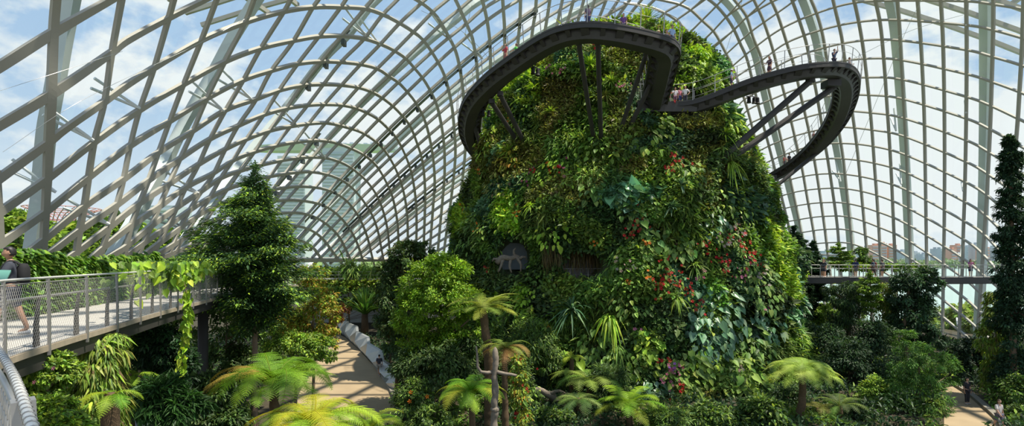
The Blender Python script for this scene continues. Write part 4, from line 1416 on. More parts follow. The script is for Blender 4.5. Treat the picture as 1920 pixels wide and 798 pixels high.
# vine spilling over the railing at the far end and a strand hanging from it
cv = at_i(19.5, inner)
i0 = int(np.argmin(np.abs(inner[:, 1] - 16.6)))
cv = inner[i0]
vine = thing('vine', 'bright vine spilling over the railing with a long strand hanging below the walkway', 'vine', cv)
mb = MB()
n_ = 900
s_ = R.normal(0, 1, n_)
pp = np.stack([np.interp(inner[i0, 1] + s_ * 1.5, inner[:, 1], inner[:, j]) for j in range(3)], 1) - left[i0] * R.uniform(-.5, .25, (n_, 1)) + UPN * (RH + .25 - np.abs(R.normal(0, .3, n_)))[:, None]
Ln = R.uniform(.16, .28, n_)
leaves(mb, pp, unit(rdir(n_) * .6 + [.2, -.3, -.7]), unit(rdir(n_) * .4 + [.2, -.5, .8]), Ln, Ln * .75, pick(BRIGHT + MID, n_), 'heart')
part(mb, 'leaves', M['leaf'], vine)
strand = np.array([P(338, 505, 16.4), P(349, 545, 16.2), P(352, 600, 16.2), P(345, 645, 16.2), P(341, 700, 16.2)])
ss = spline(strand, .05)
mb = MB(); tube(mb, ss, .012, 5); part(mb, 'strand', M['bark'], vine, True)
n_ = 150
q = ss[R.integers(0, len(ss), n_)] + R.normal(0, .05, (n_, 3))
Ln = R.uniform(.14, .24, n_)
mb = MB(); leaves(mb, q, unit(rdir(n_) * .6 + [0, -.2, -.8]), unit(rdir(n_) * .4 + [0, -.8, .5]), Ln, Ln * .75, pick(BRIGHT, n_), 'heart')
part(mb, 'hanging_leaves', M['leaf'], vine)

# info panel on the railing at the left edge
M['sign_green'] = mat('sign_green', (.10, .26, .20), .45, 0, .08, 3)
sg_ = thing('information_panel', 'slanted green information panel on the railing at the left edge', 'sign', P(4, 519, 8.35))
mb = MB()
c = np.array(sg_.location)
v = np.array([P(-40, 526, 8.5), P(10, 528, 8.5), P(21, 506, 8.9), P(-30, 505, 8.9)])
mb.add(np.vstack([v, v - [0, 0, .03]]), [np.array([[0, 1, 2, 3], [7, 6, 5, 4], [0, 4, 5, 1], [1, 5, 6, 2], [2, 6, 7, 3], [3, 7, 4, 0]])])
part(mb, 'plate', M['sign_green'], sg_)
mb = MB(); a = v.mean(0); tube(mb, np.stack([a - [0, 0, .03], a - [0, 0, .3], a - [.05, .1, .9]]), .025, 6); part(mb, 'bracket', M['galv'], sg_)

# ================================================================== paths and walls on the floor
def gp_(px, py):
    Y = EYE * F / (py - PY0)
    return ((px - PX0) / F * Y, Y)


plane('path', [gp_(*p) for p in ((520, 800), (745, 800), (744, 772), (735, 740), (720, 712), (700, 685), (672, 655), (648, 633), (625, 622), (605, 640), (585, 690), (550, 760))], .045, M['path'], th=.25)
plane('path', [gp_(*p) for p in ((1770, 820), (1885, 820), (1872, 790), (1845, 765), (1815, 740), (1790, 724), (1760, 730), (1770, 770))], .045, M['path'], th=.25)
for pts, lb in ((((747, 800), (746, 772), (737, 740), (722, 712), (703, 685)), 'trim_1'), (((1888, 820), (1874, 790), (1847, 765), (1817, 740), (1792, 724)), 'trim_2')):
    q = spline(np.array([[*gp_(*p), .1] for p in pts]), .5)
    mb = MB(); sweep(mb, q, rect(.35, -.15, .14), UPN)
    o = mb.build(lb, M['kerb']); o['kind'] = 'structure'
# silver wall of folded triangles beside the left path
wall = thing('faceted_wall', 'silver metal wall of folded triangular facets along the left path', 'wall', (*gp_(690, 672), 0))
bp = spline(np.array([[*gp_(*p), 0] for p in ((742, 737), (728, 713), (707, 690), (682, 663), (660, 642), (645, 628), (637, 620))]), n=11)
hts = np.interp(np.arange(11), [0, 3, 7, 10], [.7, 1.3, 1.8, 2.0])
mb = MB()
for k in range(10):
    a, b = bp[k], bp[k + 1]
    fo = np.array([.42, .1, 0]) * (1 if k % 2 else -.15)
    fo2 = np.array([.42, .1, 0]) * (-.15 if k % 2 else 1)
    ta, tb = a + UPN * hts[k] + fo, b + UPN * hts[k + 1] + fo2
    m_ = (a + b) / 2 + UPN * hts[k] * .55 - np.array([.45, .2, 0])
    for tri in ((a, b, m_), (b, tb, m_), (tb, ta, m_), (ta, a, m_)):
        mb.add(np.array(tri), [np.array([[0, 1, 2]])])
    back = np.array([.25, .1, 0])
    mb.add(np.array([ta, tb, tb + back, ta + back, a + back * 1.5, b + back * 1.5]), [np.array([[0, 1, 2, 3], [3, 2, 5, 4]])])
part(mb, 'facets', M['silver'], wall)
# ================================================================== trees, shrubs and ferns
def foliage(mb, blobs, n, L_, wr, pal, shp='oval', clumps=40, droop=.5, fill=.35, cr=.30, hang=0.0):
    """leaves in clumps over ellipsoids; blobs: list of (centre, (rx, ry, rz), weight)"""
    w_ = np.array([b[2] for b in blobs], float)
    bi = R.choice(len(blobs), clumps, p=w_ / w_.sum())
    C = np.array([b[0] for b in blobs])[bi]
    RR = np.array([b[1] for b in blobs])[bi]
    d = rdir(clumps)
    d[:, 2] = np.where(d[:, 2] < -.55, -d[:, 2], d[:, 2])
    rad = np.where(R.random(clumps) < fill, R.uniform(.2, .75, clumps), R.uniform(.75, 1.0, clumps))
    cc = C + d * RR * rad[:, None]
    ci = R.integers(0, clumps, n)
    sz = RR[ci].mean(1, keepdims=True) * cr
    q = rdir(n) * (R.random((n, 1)) ** .5)
    q[:, 2] *= .75
    p = cc[ci] + q * sz
    if hang:
        p[:, 2] -= R.random(n) ** 2 * hang
    o = unit(q * .8 + d[ci] * .7)
    ax = unit(o * .7 + rdir(n) * .55 + np.array([0, 0, -droop]))
    up = unit(np.array([0, 0, 1.0]) + o * .5 + rdir(n) * .4)
    Ln = L_ * np.exp(R.normal(0, .22, n))
    hue = np.exp(R.normal(0, .18, (clumps, 1)))[ci]
    leaves(mb, p, ax, up, Ln, Ln * wr, np.clip(pick(pal, n, .15) * hue, .003, .85), shp)
    return cc


def pblob(px, py, rx, ry, Y, rd=None, wt=None):
    """ellipsoid from its picture size, standing at distance Y"""
    k = Y / F
    c = P(px, py, Y)
    r = (rx * k, (rd if rd else min(rx, ry * 1.2)) * k if rd else min(rx, ry * 1.3) * k, ry * k)
    return (c, r, wt if wt else rx * ry)


def bush(name, label, cat, blobs, n, L_, wr, pal, shp='oval', clumps=60, matn='leaf', trunk_r=.08, trunk=None, group=None, droop=.5, fill=.3, cr=.3, hang=0.0, bark='bark', forks=9, base=None):
    c0 = np.array(blobs[0][0], float)
    b0 = np.array([c0[0], c0[1], 0.0]) if base is None else np.array(base, float)
    root = thing(name, label, cat, b0, 0, group)
    mb = MB()
    cc = foliage(mb, blobs, n, L_, wr, pal, shp, clumps, droop, fill, cr, hang)
    part(mb, 'foliage', M[matn], root)
    top = c0 + np.array([0, 0, blobs[0][1][2] * .3])
    tp = [b0, b0 * .5 + top * .5 + R.normal(0, trunk_r, 3), top] if trunk is None else trunk
    mb = MB()
    s = spline(np.array(tp, float), .4)
    t = np.linspace(0, 1, len(s))
    tube(mb, s, trunk_r * (1 - .65 * t), 8)
    part(mb, 'trunk', M[bark], root, True)
    sel = R.choice(len(cc), min(forks, len(cc)), replace=False)
    for j in sel:
        k = int(np.clip(np.searchsorted(s[:, 2], cc[j, 2] - np.linalg.norm(cc[j, :2] - s[-1, :2]) * .7), len(s) * .35, len(s) - 1))
        a = s[k]
        mb = MB()
        q = spline(np.array([a, a * .45 + cc[j] * .55 + [0, 0, -.05 * np.linalg.norm(cc[j] - a)], cc[j]]), n=8)
        tube(mb, q, trunk_r * np.linspace(.5, .12, 8), 6)
        part(mb, 'branch', M[bark], root, True)
    return root


# ---- ferns -----------------------------------------------------------
def frond_mesh(Lf, wid, pairs, pal, e0=60, e1=-40, bip=True, twist=.1, curl=0.0, nl=9, pw=.24):
    """one frond growing along +X from the origin"""
    S = np.linspace(0, 1, 26)
    ang = np.radians(e0 + (e1 - e0) * S ** 1.1)
    dx, dz = np.cos(ang), np.sin(ang)
    x = np.concatenate([[0], np.cumsum((dx[1:] + dx[:-1]) / 2)]) / 25 * Lf
    z_ = np.concatenate([[0], np.cumsum((dz[1:] + dz[:-1]) / 2)]) / 25 * Lf
    rach = np.stack([x, np.sin(S * 3) * twist * Lf * .3, z_], 1)
    mb = MB()
    base = pick(pal, 1, .12)[0]
    tube(mb, rach, np.linspace(.022, .004, 26) * (Lf / 2) ** .5, 5, base * .6 + np.array([.06, .03, .0]))
    ts = np.linspace(.10, .995, pairs)
    tg = tangents(rach)
    for t in ts:
        o = np.array([np.interp(t, S, rach[:, j]) for j in range(3)])
        T = np.array([np.interp(t, S, tg[:, j]) for j in range(3)])
        prof = np.sin(np.pi * np.clip(.10 + .88 * t, 0, 1)) ** .75
        pl = wid * prof * R.uniform(.92, 1.05)
        side = np.array([0, 1.0, 0])
        nn = unit(np.cross(T, side))
        nn = nn * np.sign(nn[2] + 1e-6) if abs(nn[2]) > .05 else nn
        for sg in (-1, 1):
            d = unit(side * sg * .93 + T * .38 + nn * R.uniform(-.02, .14))
            col = np.clip(base * np.exp(R.normal(0, .1)), .003, .9)
            if bip:
                u = np.linspace(.04, .97, nl)
                drop = np.array([0, 0, -1.0]) * .22 * pl
                pp = o + np.outer(u * pl, d) + np.outer(u ** 2, drop)
                ll = np.minimum(pl * pw, Lf / pairs * .58) * (1 - .8 * u ** 1.4) + .008
                for s2 in (-1, 1):
                    leaves(mb, pp, unit(np.repeat((T * s2 * .9 + d * .45)[None], nl, 0)), np.repeat(nn[None], nl, 0), ll, ll * .3 + pl / nl * .5, col, 'lance')
            else:
                leaves(mb, o[None], d[None] + [[0, 0, -.18]], nn[None], pl, pl * pw * .55, col, 'oval')
    return mb


FRONDS = {}


def fern(name, label, c, n, Lf, wid, pal, pairs=24, e0=(35, 75), e1=(-60, -15), bip=True, trunk=None, trunk_r=.12, group=None, key=None, special=None, nl=9, az=None, cat='fern', pw=.17, kinds=5):
    wid, pairs = wid * .95, int(pairs * .92)
    c = np.array(c, float)
    root = thing(name, label, cat, c if trunk is None else trunk[0], 0, group)
    off = c - np.array(root.location)
    meshes = []
    for k in range(kinds):
        o = frond_mesh(Lf * R.uniform(.85, 1.08), wid * R.uniform(.9, 1.05), pairs, pal, R.uniform(*e0), R.uniform(*e1), bip, R.uniform(-.3, .3), nl=nl, pw=pw).build('frond', M['leaf'], root)
        meshes.append(o)
    special_m = None
    if special:
        special_m = frond_mesh(Lf, wid, pairs, special, np.mean(e0), np.mean(e1), bip, nl=nl, pw=pw).build('frond', M['leaf'], root)
    for k in range(n):
        a = (k + R.uniform(-.25, .25)) / n * 2 * np.pi if az is None else math.radians(az[k])
        src = meshes[k % kinds]
        if special_m is not None and k >= kinds and special_pick(a):
            src = special_m
        o = src if (k < kinds and src is meshes[k % kinds]) else bpy.data.objects.new('frond', src.data)
        if o is not src:
            COL.objects.link(o); o.parent = root
        o.location = V3(off)
        o.rotation_euler = (0, R.uniform(-.12, .12), a)
        q = R.uniform(.85, 1.08)
        o.scale = (q, q, q)
    if special_m is not None:
        special_m.location = V3(off); special_m.rotation_euler = (0, 0, math.radians(190))
    if trunk is not None:
        mb = MB()
        s = spline(np.array(trunk, float), .12)
        s = s + (np.stack([noise(s, 2.5), noise(s + 9, 2.5), 0 * s[:, 0] + .5], 1) - .5) * trunk_r * .6
        rr = trunk_r * (1.25 - .4 * np.linspace(0, 1, len(s))) * (.85 + .3 * noise(s, 6))
        tube(mb, s, rr, 10)
        part(mb, 'trunk', M['fibre'], root, True)
    else:
        mb = MB(); tube(mb, np.stack([c + [0, 0, .06], c - [0, 0, .3], np.array([c[0], c[1], 0.0])]), [.1, .16, .2], 9); part(mb, 'stock', M['fibre'], root, True)
    return root


def special_pick(a):
    return 2.8 < (a % 6.283) < 3.9


# ---- conifer ---------------------------------------------------------
def conifer(name, label, base, h, rprof, levels, per, pal, tips, trunk_r=.16, leafL=.16, z0=.25, droop=.25, dens=1.0, group=None, rise=.25, rag=(.65, 1.1), tipf=.38, fluff=.05):
    base = np.array(base, float)
    root = thing(name, label, 'tree', base, 0, group)
    mb = MB()
    s = spline(np.array([base, base + [0.05, 0, h * .5], base + [0, 0, h]]), .3)
    tube(mb, s, trunk_r * (1 - .93 * np.linspace(0, 1, len(s)) ** 1.1), 9)
    part(mb, 'trunk', M['bark'], root, True)
    mf, br = MB(), []
    for k in range(levels):
        f = z0 + (1 - z0) * (k / (levels - 1)) ** .95
        z_ = h * f
        r_ = np.interp(f, [p[0] for p in rprof], [p[1] for p in rprof])
        m_ = max(3, int(per * (1 if r_ > .5 else .7)))
        for j in range(m_):
            a = R.random() * 6.283
            rr = r_ * R.uniform(*rag)
            d = np.array([math.cos(a), math.sin(a), 0])
            z_ = h * f + R.normal(0, .012 * h)
            q = spline(np.array([[0, 0, 0], d * rr * .5 + [0, 0, rr * (rise - droop)], d * rr + [0, 0, rr * (rise * 1.1 - droop * .9)]]) + base + [0, 0, z_], n=12)
            if rr > .35:
                br.append((q, trunk_r * .22 * (1 - .6 * f)))
            n_ = int(np.clip(rr * 150 * dens, 30, 700))
            t = R.random(n_) ** .75
            p = np.stack([np.interp(t, np.linspace(0, 1, 12), q[:, i_]) for i_ in range(3)], 1)
            sw = (.10 + .34 * rr * (1 - t) * t * 2.4)[:, None]
            lat = np.cross(d, UPN)
            side = R.uniform(-1, 1, (n_, 1))
            p = p + lat * side * sw * 1.2 + R.normal(0, fluff, (n_, 3)) + UPN * (-.12 * np.abs(side) * sw)
            ax = unit(d * .8 + lat * side * 1.0 + rdir(n_) * .45 + [0, 0, -.12])
            tipw = (t > .72)[:, None] & (R.random((n_, 1)) < tipf)
            c = np.where(tipw, pick(tips, n_, .15), pick(pal, n_, .2))
            Ln = leafL * np.exp(R.normal(0, .2, n_))
            leaves(mf, p, ax, unit(UPN + rdir(n_) * .4), Ln, Ln * .34, c, 'lance')
    # leading shoot
    n_ = 120
    p = base + [0, 0, h] + np.stack([R.normal(0, .05, n_), R.normal(0, .05, n_), R.uniform(-.6, .25, n_)], 1)
    leaves(mf, p, unit(rdir(n_) + [0, 0, .8]), rdir(n_), leafL, leafL * .3, pick(pal, n_), 'lance')
    part(mf, 'foliage', M['needle'], root)
    for q, r_ in (br if len(br) <= 60 else [br[i_] for i_ in sorted(R.choice(len(br), 60, replace=False))]):
        m2 = MB(); tube(m2, q, np.linspace(r_, r_ * .3, len(q)), 5); part(m2, 'branch', M['bark'], root, True)
    return root


# ---- the big conifer on the left -------------------------------------
Yc = 22.0
b = P(476, 487, Yc); b[2] = 0
hC = P(480, 318, Yc)[2]
kf = Yc / F
conifer('conifer', 'tall dark conifer with bright green tips at the far end of the near walkway', b, hC,
        [(.5, 1.3), (.55, 2.1), (.62, 2.4), (.70, 2.3), (.78, 2.0), (.86, 1.3), (.93, .55), (1, .06)], 24, 7, [((.07, .14, .045), 4), ((.05, .11, .04), 3), ((.11, .20, .055), 2)], BRIGHT + LIME, .17, .17, .50, .12, 2.0, rise=.34, rag=(.35, 1.2), tipf=.3, fluff=.12)

# ---- trees and shrubs -------------------------------------------------
bush('broadleaf_tree', 'round topped bright yellow green tree left of the mountain', 'tree',
     [pblob(826, 545, 74, 66, 33), pblob(796, 590, 56, 56, 33), pblob(862, 600, 50, 56, 33), pblob(830, 508, 46, 30, 33), pblob(810, 645, 64, 46, 33, wt=2600), pblob(858, 655, 46, 40, 33, wt=1500)], 36000, .17, .5, [((.22, .36, .03), 4), ((.30, .46, .035), 3), ((.15, .28, .03), 4)], clumps=420, trunk_r=.2, fill=.25, cr=.2, droop=.25)
bush('broadleaf_tree', 'dark leaved tree with sparse top left of the bright green tree', 'tree',
     [pblob(765, 490, 34, 38, 42), pblob(735, 545, 34, 60, 42), pblob(790, 470, 26, 20, 42, wt=300), pblob(745, 600, 40, 50, 42)], 12000, .24, .5, DARK + [((.10, .11, .03), 1)], clumps=150, trunk_r=.16, fill=.35, cr=.24)
bush('amber_shrub', 'airy shrub tree with amber and yellow leaves right of the tall conifer', 'shrub',
     [pblob(585, 535, 34, 40, 27), pblob(600, 585, 38, 45, 27), pblob(555, 610, 40, 40, 27), pblob(606, 632, 28, 32, 27)], 9000, .13, .5, RUST + LIME, clumps=170, trunk_r=.1, fill=.5, cr=.22)
bush('green_shrub', 'yellow green shrub under the amber shrub beside the left path', 'shrub',
     [pblob(560, 655, 48, 34, 25), pblob(600, 660, 30, 30, 25), pblob(520, 640, 30, 30, 25)], 8000, .13, .5, LIME + MID, clumps=130, trunk_r=.1, fill=.4, cr=.22)
bush('dark_shrub', 'dark bushy growth behind the trunk of the tall conifer', 'shrub',
     [pblob(425, 610, 60, 62, 27), pblob(500, 600, 50, 60, 29), pblob(400, 680, 50, 50, 27), pblob(455, 690, 50, 40, 27)], 12000, .18, .45, DARK, clumps=150, fill=.3, cr=.26)
bush('dark_shrub', 'dense dark rounded bush below the hanging vine strand', 'shrub',
     [pblob(300, 655, 46, 44, 17), pblob(330, 690, 36, 40, 17)], 9000, .13, .4, [((.02, .05, .018), 5), ((.03, .08, .025), 3)], clumps=120, fill=.25, cr=.26)
bush('strap_leaved_shrub', 'dark green strap leaved shrub below the rounded dark bush', 'shrub',
     [pblob(300, 755, 52, 42, 15), pblob(345, 770, 36, 34, 15)], 5000, .26, .2, [((.03, .08, .02), 4), ((.05, .13, .03), 3)], 'lance', clumps=70, cr=.34)
bush('dark_shrub', 'dark bush in deep shade left of the golden fern', 'shrub',
     [pblob(385, 750, 46, 50, 21), pblob(420, 790, 50, 30, 21)], 7000, .17, .45, DARK, clumps=100)
bush('camellia_shrub', 'sunlit yellow green shrub under the near walkway at the left edge', 'shrub',
     [pblob(85, 695, 40, 34, 9.3), pblob(60, 735, 40, 40, 9.2), pblob(125, 700, 26, 40, 9.6)], 8000, .085, .5, LIME + MID, clumps=150, fill=.3, cr=.24)
bush('green_shrub', 'bright green shrub in the lower left corner', 'shrub',
     [pblob(90, 780, 50, 34, 8.6), pblob(120, 805, 40, 30, 8.6)], 6500, .08, .5, BRIGHT + MID, clumps=120, fill=.3, cr=.24)
bush('fern_clad_pillar', 'column thickly covered with hanging brown green ferns under the near walkway', 'plant',  # pillar wrapped in hanging ferns
     [pblob(182, 700, 34, 66, 11.2), pblob(182, 765, 46, 56, 11.2), pblob(215, 650, 22, 26, 11.5)], 8000, .26, .16, OLIVE + MID + LIME, 'lance', clumps=150, trunk_r=.3, droop=1.2, cr=.28, bark='fibre', forks=4)
bush('young_shrub', 'light green shrub against the railing post under the near walkway end', 'shrub',
     [pblob(262, 640, 26, 34, 19), pblob(285, 610, 22, 18, 19.5)], 3500, .14, .5, BRIGHT + DARK, clumps=70)
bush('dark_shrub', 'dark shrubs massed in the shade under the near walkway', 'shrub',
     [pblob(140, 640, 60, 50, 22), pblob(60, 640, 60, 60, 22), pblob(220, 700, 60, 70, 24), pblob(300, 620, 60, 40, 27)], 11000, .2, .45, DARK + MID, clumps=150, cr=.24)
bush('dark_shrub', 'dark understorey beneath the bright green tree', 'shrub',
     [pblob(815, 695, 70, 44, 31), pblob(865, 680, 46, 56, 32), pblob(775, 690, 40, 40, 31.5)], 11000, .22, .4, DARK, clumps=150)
bush('dark_shrub', 'dark bushes with orange blooms at the right edge of the left path', 'shrub',
     [pblob(775, 755, 36, 44, 29), pblob(805, 790, 40, 30, 28)], 7000, .16, .4, DARK + MID, clumps=110)
bush('dark_shrub', 'dark hedge above the silver faceted wall', 'shrub',
     [pblob(732, 608, 22, 40, 47), pblob(738, 570, 18, 30, 49), pblob(747, 640, 24, 36, 44)], 9000, .24, .4, DARK + BLUEG, clumps=110)
bush('red_leaved_shrub', 'shrub with dark red and orange leaves at the far end of the left path', 'shrub',
     [pblob(628, 600, 15, 18, 57), pblob(640, 580, 14, 12, 62)], 1800, .26, .4, [((.16, .03, .03), 3), ((.35, .12, .03), 2), ((.25, .22, .03), 3)], clumps=60)
bush('palm', 'slim feathery palm standing at the far end left of the mountain', 'tree',
     [pblob(655, 505, 24, 14, 74), pblob(692, 508, 20, 14, 74)], 1300, 1.3, .09, MID, 'lance', clumps=16, droop=.8, cr=.75, trunk_r=.14)

# right side
bush('columnar_tree', 'dark bushy tree standing in front of the right walkway with a rounded top', 'tree',
     [pblob(1705, 545, 34, 40, 43), pblob(1735, 530, 24, 28, 43), pblob(1715, 600, 38, 50, 43), pblob(1735, 640, 26, 30, 43)], 14000, .22, .45, DEEP + BLUEG[:1], clumps=180, trunk_r=.2, cr=.26, fill=.2)
bush('columnar_tree', 'feathery dark tree with a leaning top left of the dark bushy tree', 'tree',
     [pblob(1595, 560, 36, 34, 46), pblob(1585, 610, 34, 46, 46), pblob(1558, 555, 16, 22, 46)], 11000, .26, .2, DEEP + DARK, 'lance', clumps=130, droop=1.0, cr=.3, trunk_r=.18)
bush('trailing_climber', 'slim column of hanging yellow green climber left of the dark bushy tree', 'plant',
     [pblob(1660, 570, 16, 44, 45), pblob(1662, 620, 18, 40, 45)], 5000, .24, .3, MID + OLIVE, 'lance', clumps=70, droop=1.2, cr=.35)
bush('green_conifer_shrub', 'large bright green bush in front of the dark bushy tree at the lower right', 'shrub',
     [pblob(1722, 690, 46, 50, 33), pblob(1715, 760, 58, 60, 33), pblob(1775, 700, 22, 40, 34), pblob(1700, 640, 22, 24, 34)], 20000, .16, .3, [((.07, .16, .035), 5), ((.11, .23, .04), 4), ((.18, .32, .05), 1)], 'lance', clumps=330, droop=.5, cr=.17, fill=.25)
bush('spire_tree', 'tall dark spire shaped tree cut by the right edge', 'tree',
     [pblob(1894, 335, 16, 66, 34, wt=2400), pblob(1898, 420, 25, 66, 34, wt=3000), pblob(1900, 510, 27, 80, 34, wt=3200), pblob(1905, 610, 36, 80, 34, wt=3400), pblob(1893, 278, 8, 28, 34, wt=700), pblob(1908, 710, 40, 60, 34)], 30000, .2, .42, [((.025, .06, .028), 5), ((.045, .095, .042), 3), ((.09, .15, .07), 1)], clumps=420, trunk_r=.22, cr=.22, forks=14,
     trunk=[P(1900, 487, 34) * [1, 1, 0], P(1898, 500, 34), P(1893, 252, 34)])
bush('trailing_climber', 'column of trailing yellow green climber just left of the spire tree', 'plant',
     [pblob(1866, 585, 15, 46, 36), pblob(1862, 645, 22, 50, 36), pblob(1870, 700, 24, 40, 36)], 7000, .26, .28, MID + OLIVE + LIME, 'lance', clumps=100, droop=1.2, cr=.3)
bush('dark_shrub', 'dark round bush behind the right path below the glass', 'shrub',
     [pblob(1822, 665, 32, 30, 41), pblob(1795, 690, 24, 34, 41), pblob(1850, 690, 26, 36, 41)], 8000, .2, .5, [((.02, .045, .02), 5), ((.035, .07, .03), 3)], clumps=110)
bush('dark_shrub', 'dark shrub in the lower right corner beside the right path', 'shrub',
     [pblob(1900, 740, 30, 40, 33), pblob(1915, 785, 30, 24, 31)], 6000, .17, .45, MID + DARK, clumps=90)
bush('dark_shrub', 'dark tree mass at the right foot of the mountain under the walkway', 'shrub',
     [pblob(1492, 590, 26, 60, 47), pblob(1490, 660, 34, 50, 46), pblob(1480, 545, 18, 24, 47)], 11000, .24, .4, DEEP, clumps=140)
bush('dark_shrub', 'shadowy shrubs between the pale tree fern and the bright green bush', 'shrub',
     [pblob(1590, 680, 50, 44, 40), pblob(1640, 650, 40, 50, 41), pblob(1545, 640, 34, 40, 43), pblob(1655, 720, 36, 40, 38)], 15000, .22, .4, DEEP, clumps=200)
bush('dark_shrub', 'dark ground shrubs under the pale tree fern', 'shrub',
     [pblob(1480, 760, 40, 40, 34), pblob(1540, 780, 44, 30, 33), pblob(1600, 785, 40, 30, 32)], 10000, .18, .4, DEEP + DARK, clumps=140)
bush('green_shrub', 'pale yellow green shrub left of the bright green bush', 'shrub',
     [pblob(1642, 745, 26, 40, 34), pblob(1655, 785, 30, 24, 33)], 6000, .15, .5, LIME + MID, clumps=110)
bush('young_tree', 'small leafy tree top showing above the right walkway railing', 'tree',
     [pblob(1612, 478, 16, 16, 54), pblob(1618, 500, 22, 16, 54)], 2600, .22, .45, MID + DARK, clumps=50, trunk_r=.1)
bush('planter_hedge', 'low hedge of mixed plants along the middle of the right walkway', 'hedge',
     [pblob(1590 + 26 * k, 503, 18, 8, 53, rd=14) for k in range(6)], 5000, .18, .45, MID + BRIGHT, clumps=120, base=P(1650, 518, 53), trunk_r=.03, trunk=[P(1650, 519, 53), P(1650, 510, 53), P(1650, 505, 53)])
bush('young_tree', 'pale small tree at the foot of the glass behind the right walkway', 'tree',
     [pblob(1550, 600, 22, 26, 52), pblob(1535, 625, 24, 26, 52)], 3600, .22, .45, MID + LIME, clumps=60, trunk_r=.08)
for px, py, rx, bot, lb in ((1488, 430, 34, 500, 'tallest dark conifer behind the right walkway beside the mountain'), (1524, 458, 22, 510, 'slim dark conifer second from the mountain behind the right walkway')):
    bb = P(px, 487, 55); bb[2] = 0
    hh = P(px, py, 55)[2]
    q_ = rx * .055
    conifer('conifer', lb, bb, hh, [(0, q_ * 1.1), (.62, q_), (.75, q_ * .95), (.86, q_ * .7), (.94, q_ * .35), (1, .04)], 26, 7, [((.02, .05, .028), 4), ((.035, .08, .04), 3)], [((.06, .12, .05), 1)], .16, .34, .08, .25, 1.7, rise=.35)
bb = P(1572, 487, 54); bb[2] = 0
conifer('monkey_puzzle_tree', 'small tiered pine with flat whorls behind the right walkway', bb, P(1572, 460, 54)[2], [(0, .2), (.78, .3), (.80, 1.5), (.88, 1.2), (.95, .7), (1, .05)], 5, 7, MID, BRIGHT, .1, .25, .80, .22, .9, rise=.42, rag=(.85, 1.1), fluff=.03)
bb = P(1632, 487, 44); bb[2] = 0
conifer('monkey_puzzle_tree', 'slender pine with flat tufts before the right walkway beside the dark bushy tree', bb, P(1632, 515, 44)[2], [(0, .2), (.6, .4), (.8, 1.0), (.9, .9), (1, .1)], 7, 8, MID, BRIGHT, .12, .25, .62, .25, 1.2, rise=.4)

# foot of the mountain
for px, py, rx, ry, Y, pal, shp, L_, wr, lb in (
        (960, 720, 44, 60, 33, MID + DARK, 'oval', .2, .45, 'mixed shrub behind the bare carved post'), (1040, 795, 46, 30, 31, DARK + MID, 'oval', .2, .45, 'dark shrub at the foot of the mountain beside the driftwood'),
        (1140, 725, 40, 40, 34, DARK, 'lance', .3, .2, 'dark ferny shrub at the foot of the mountain under the strap ferns'), (1330, 790, 60, 30, 29.5, DARK + MID, 'oval', .22, .45, 'low dark shrub at the front foot of the mountain'),
        (1430, 780, 40, 34, 30, DARK + MID, 'oval', .24, .5, 'low leafy shrub at the right foot of the mountain'), (1250, 795, 50, 26, 29, MID + DARK, 'lance', .34, .16, 'grassy shrub at the front foot of the mountain'),
        (900, 640, 40, 60, 37, DARK + MID, 'oval', .24, .45, 'dark shrub between the bright green tree and the mountain'), (1000, 650, 46, 50, 38, MID + DARK, 'lance', .34, .18, 'ferny shrub behind the drooping yellow fronds')):
    bush('understorey_shrub', lb, 'shrub', [pblob(px, py, rx, ry, Y), pblob(px + rx * .5, py + ry * .5, rx * .7, ry * .6, Y)], 6500, L_, wr, pal, shp, clumps=110, cr=.28)

# flowering climber on a post right of the carved post
root = bush('flowering_climber', 'slim column of yellow leaved climber with red blooms right of the bare carved post', 'climber',
            [pblob(975, 740, 15, 50, 25), pblob(972, 690, 12, 30, 25), pblob(980, 785, 16, 24, 25)], 3200, .15, .5, LIME + GOLD + MID, clumps=70, cr=.4, droop=.9)
for k in range(26):
    bl = bpy.data.objects.new('blossom', bloom_mesh(RED)); COL.objects.link(bl); bl.parent = root
    p = P(975 + R.normal(0, 9), R.uniform(672, 798), 24.7)
    bl.location = V3(p - np.array(root.location)); bl.rotation_euler = (1.3, R.normal(0, .4), R.normal(0, .5)); q = R.uniform(.05, .09); bl.scale = (q, q, q)

# ---- ferns: big golden pair in the foreground ---------------------------
fern('tree_fern', 'large tree fern with green and copper fronds in front of the tall conifer', P(517, 730, 17), 30, 2.45, .50, FERNY, 32, (30, 82), (-85, -40), trunk=[P(515, 487, 17) * [1, 1, 0], P(513, 800, 17), P(515, 724, 17)], trunk_r=.16, special=[((.42, .30, .06), 1)], nl=10)
fern('tree_fern', 'glowing yellow tree fern at the bottom of the picture left of the path', P(585, 798, 14.5), 28, 2.1, .46, [((.50, .46, .03), 4), ((.38, .44, .03), 3), ((.3, .46, .04), 3)], 30, (28, 82), (-85, -40), trunk=[P(590, 487, 14.5) * [1, 1, 0], P(590, 880, 14.5), P(590, 802, 14.5)], trunk_r=.15, nl=10)
fern('tree_fern', 'yellow green tree fern at the bottom edge beside the left path', P(690, 812, 15.5), 18, 1.6, .36, FERNY, 26, (25, 75), (-75, -35), trunk=[P(690, 487, 15.5) * [1, 1, 0], P(690, 880, 15.5), P(690, 817, 15.5)], trunk_r=.13, nl=9)
fern('tree_fern', 'tree fern with tall brown trunk and pale gold fronds beside the bright green tree', P(905, 577, 29), 26, 2.4, .48, [((.22, .32, .05), 3), ((.36, .38, .06), 2), ((.16, .28, .04), 2)], 26, (10, 62), (-52, -15), trunk=[P(918, 487, 29) * [1, 1, 0], P(918, 690, 29), P(910, 620, 29), P(905, 579, 29)], trunk_r=.26, nl=8)
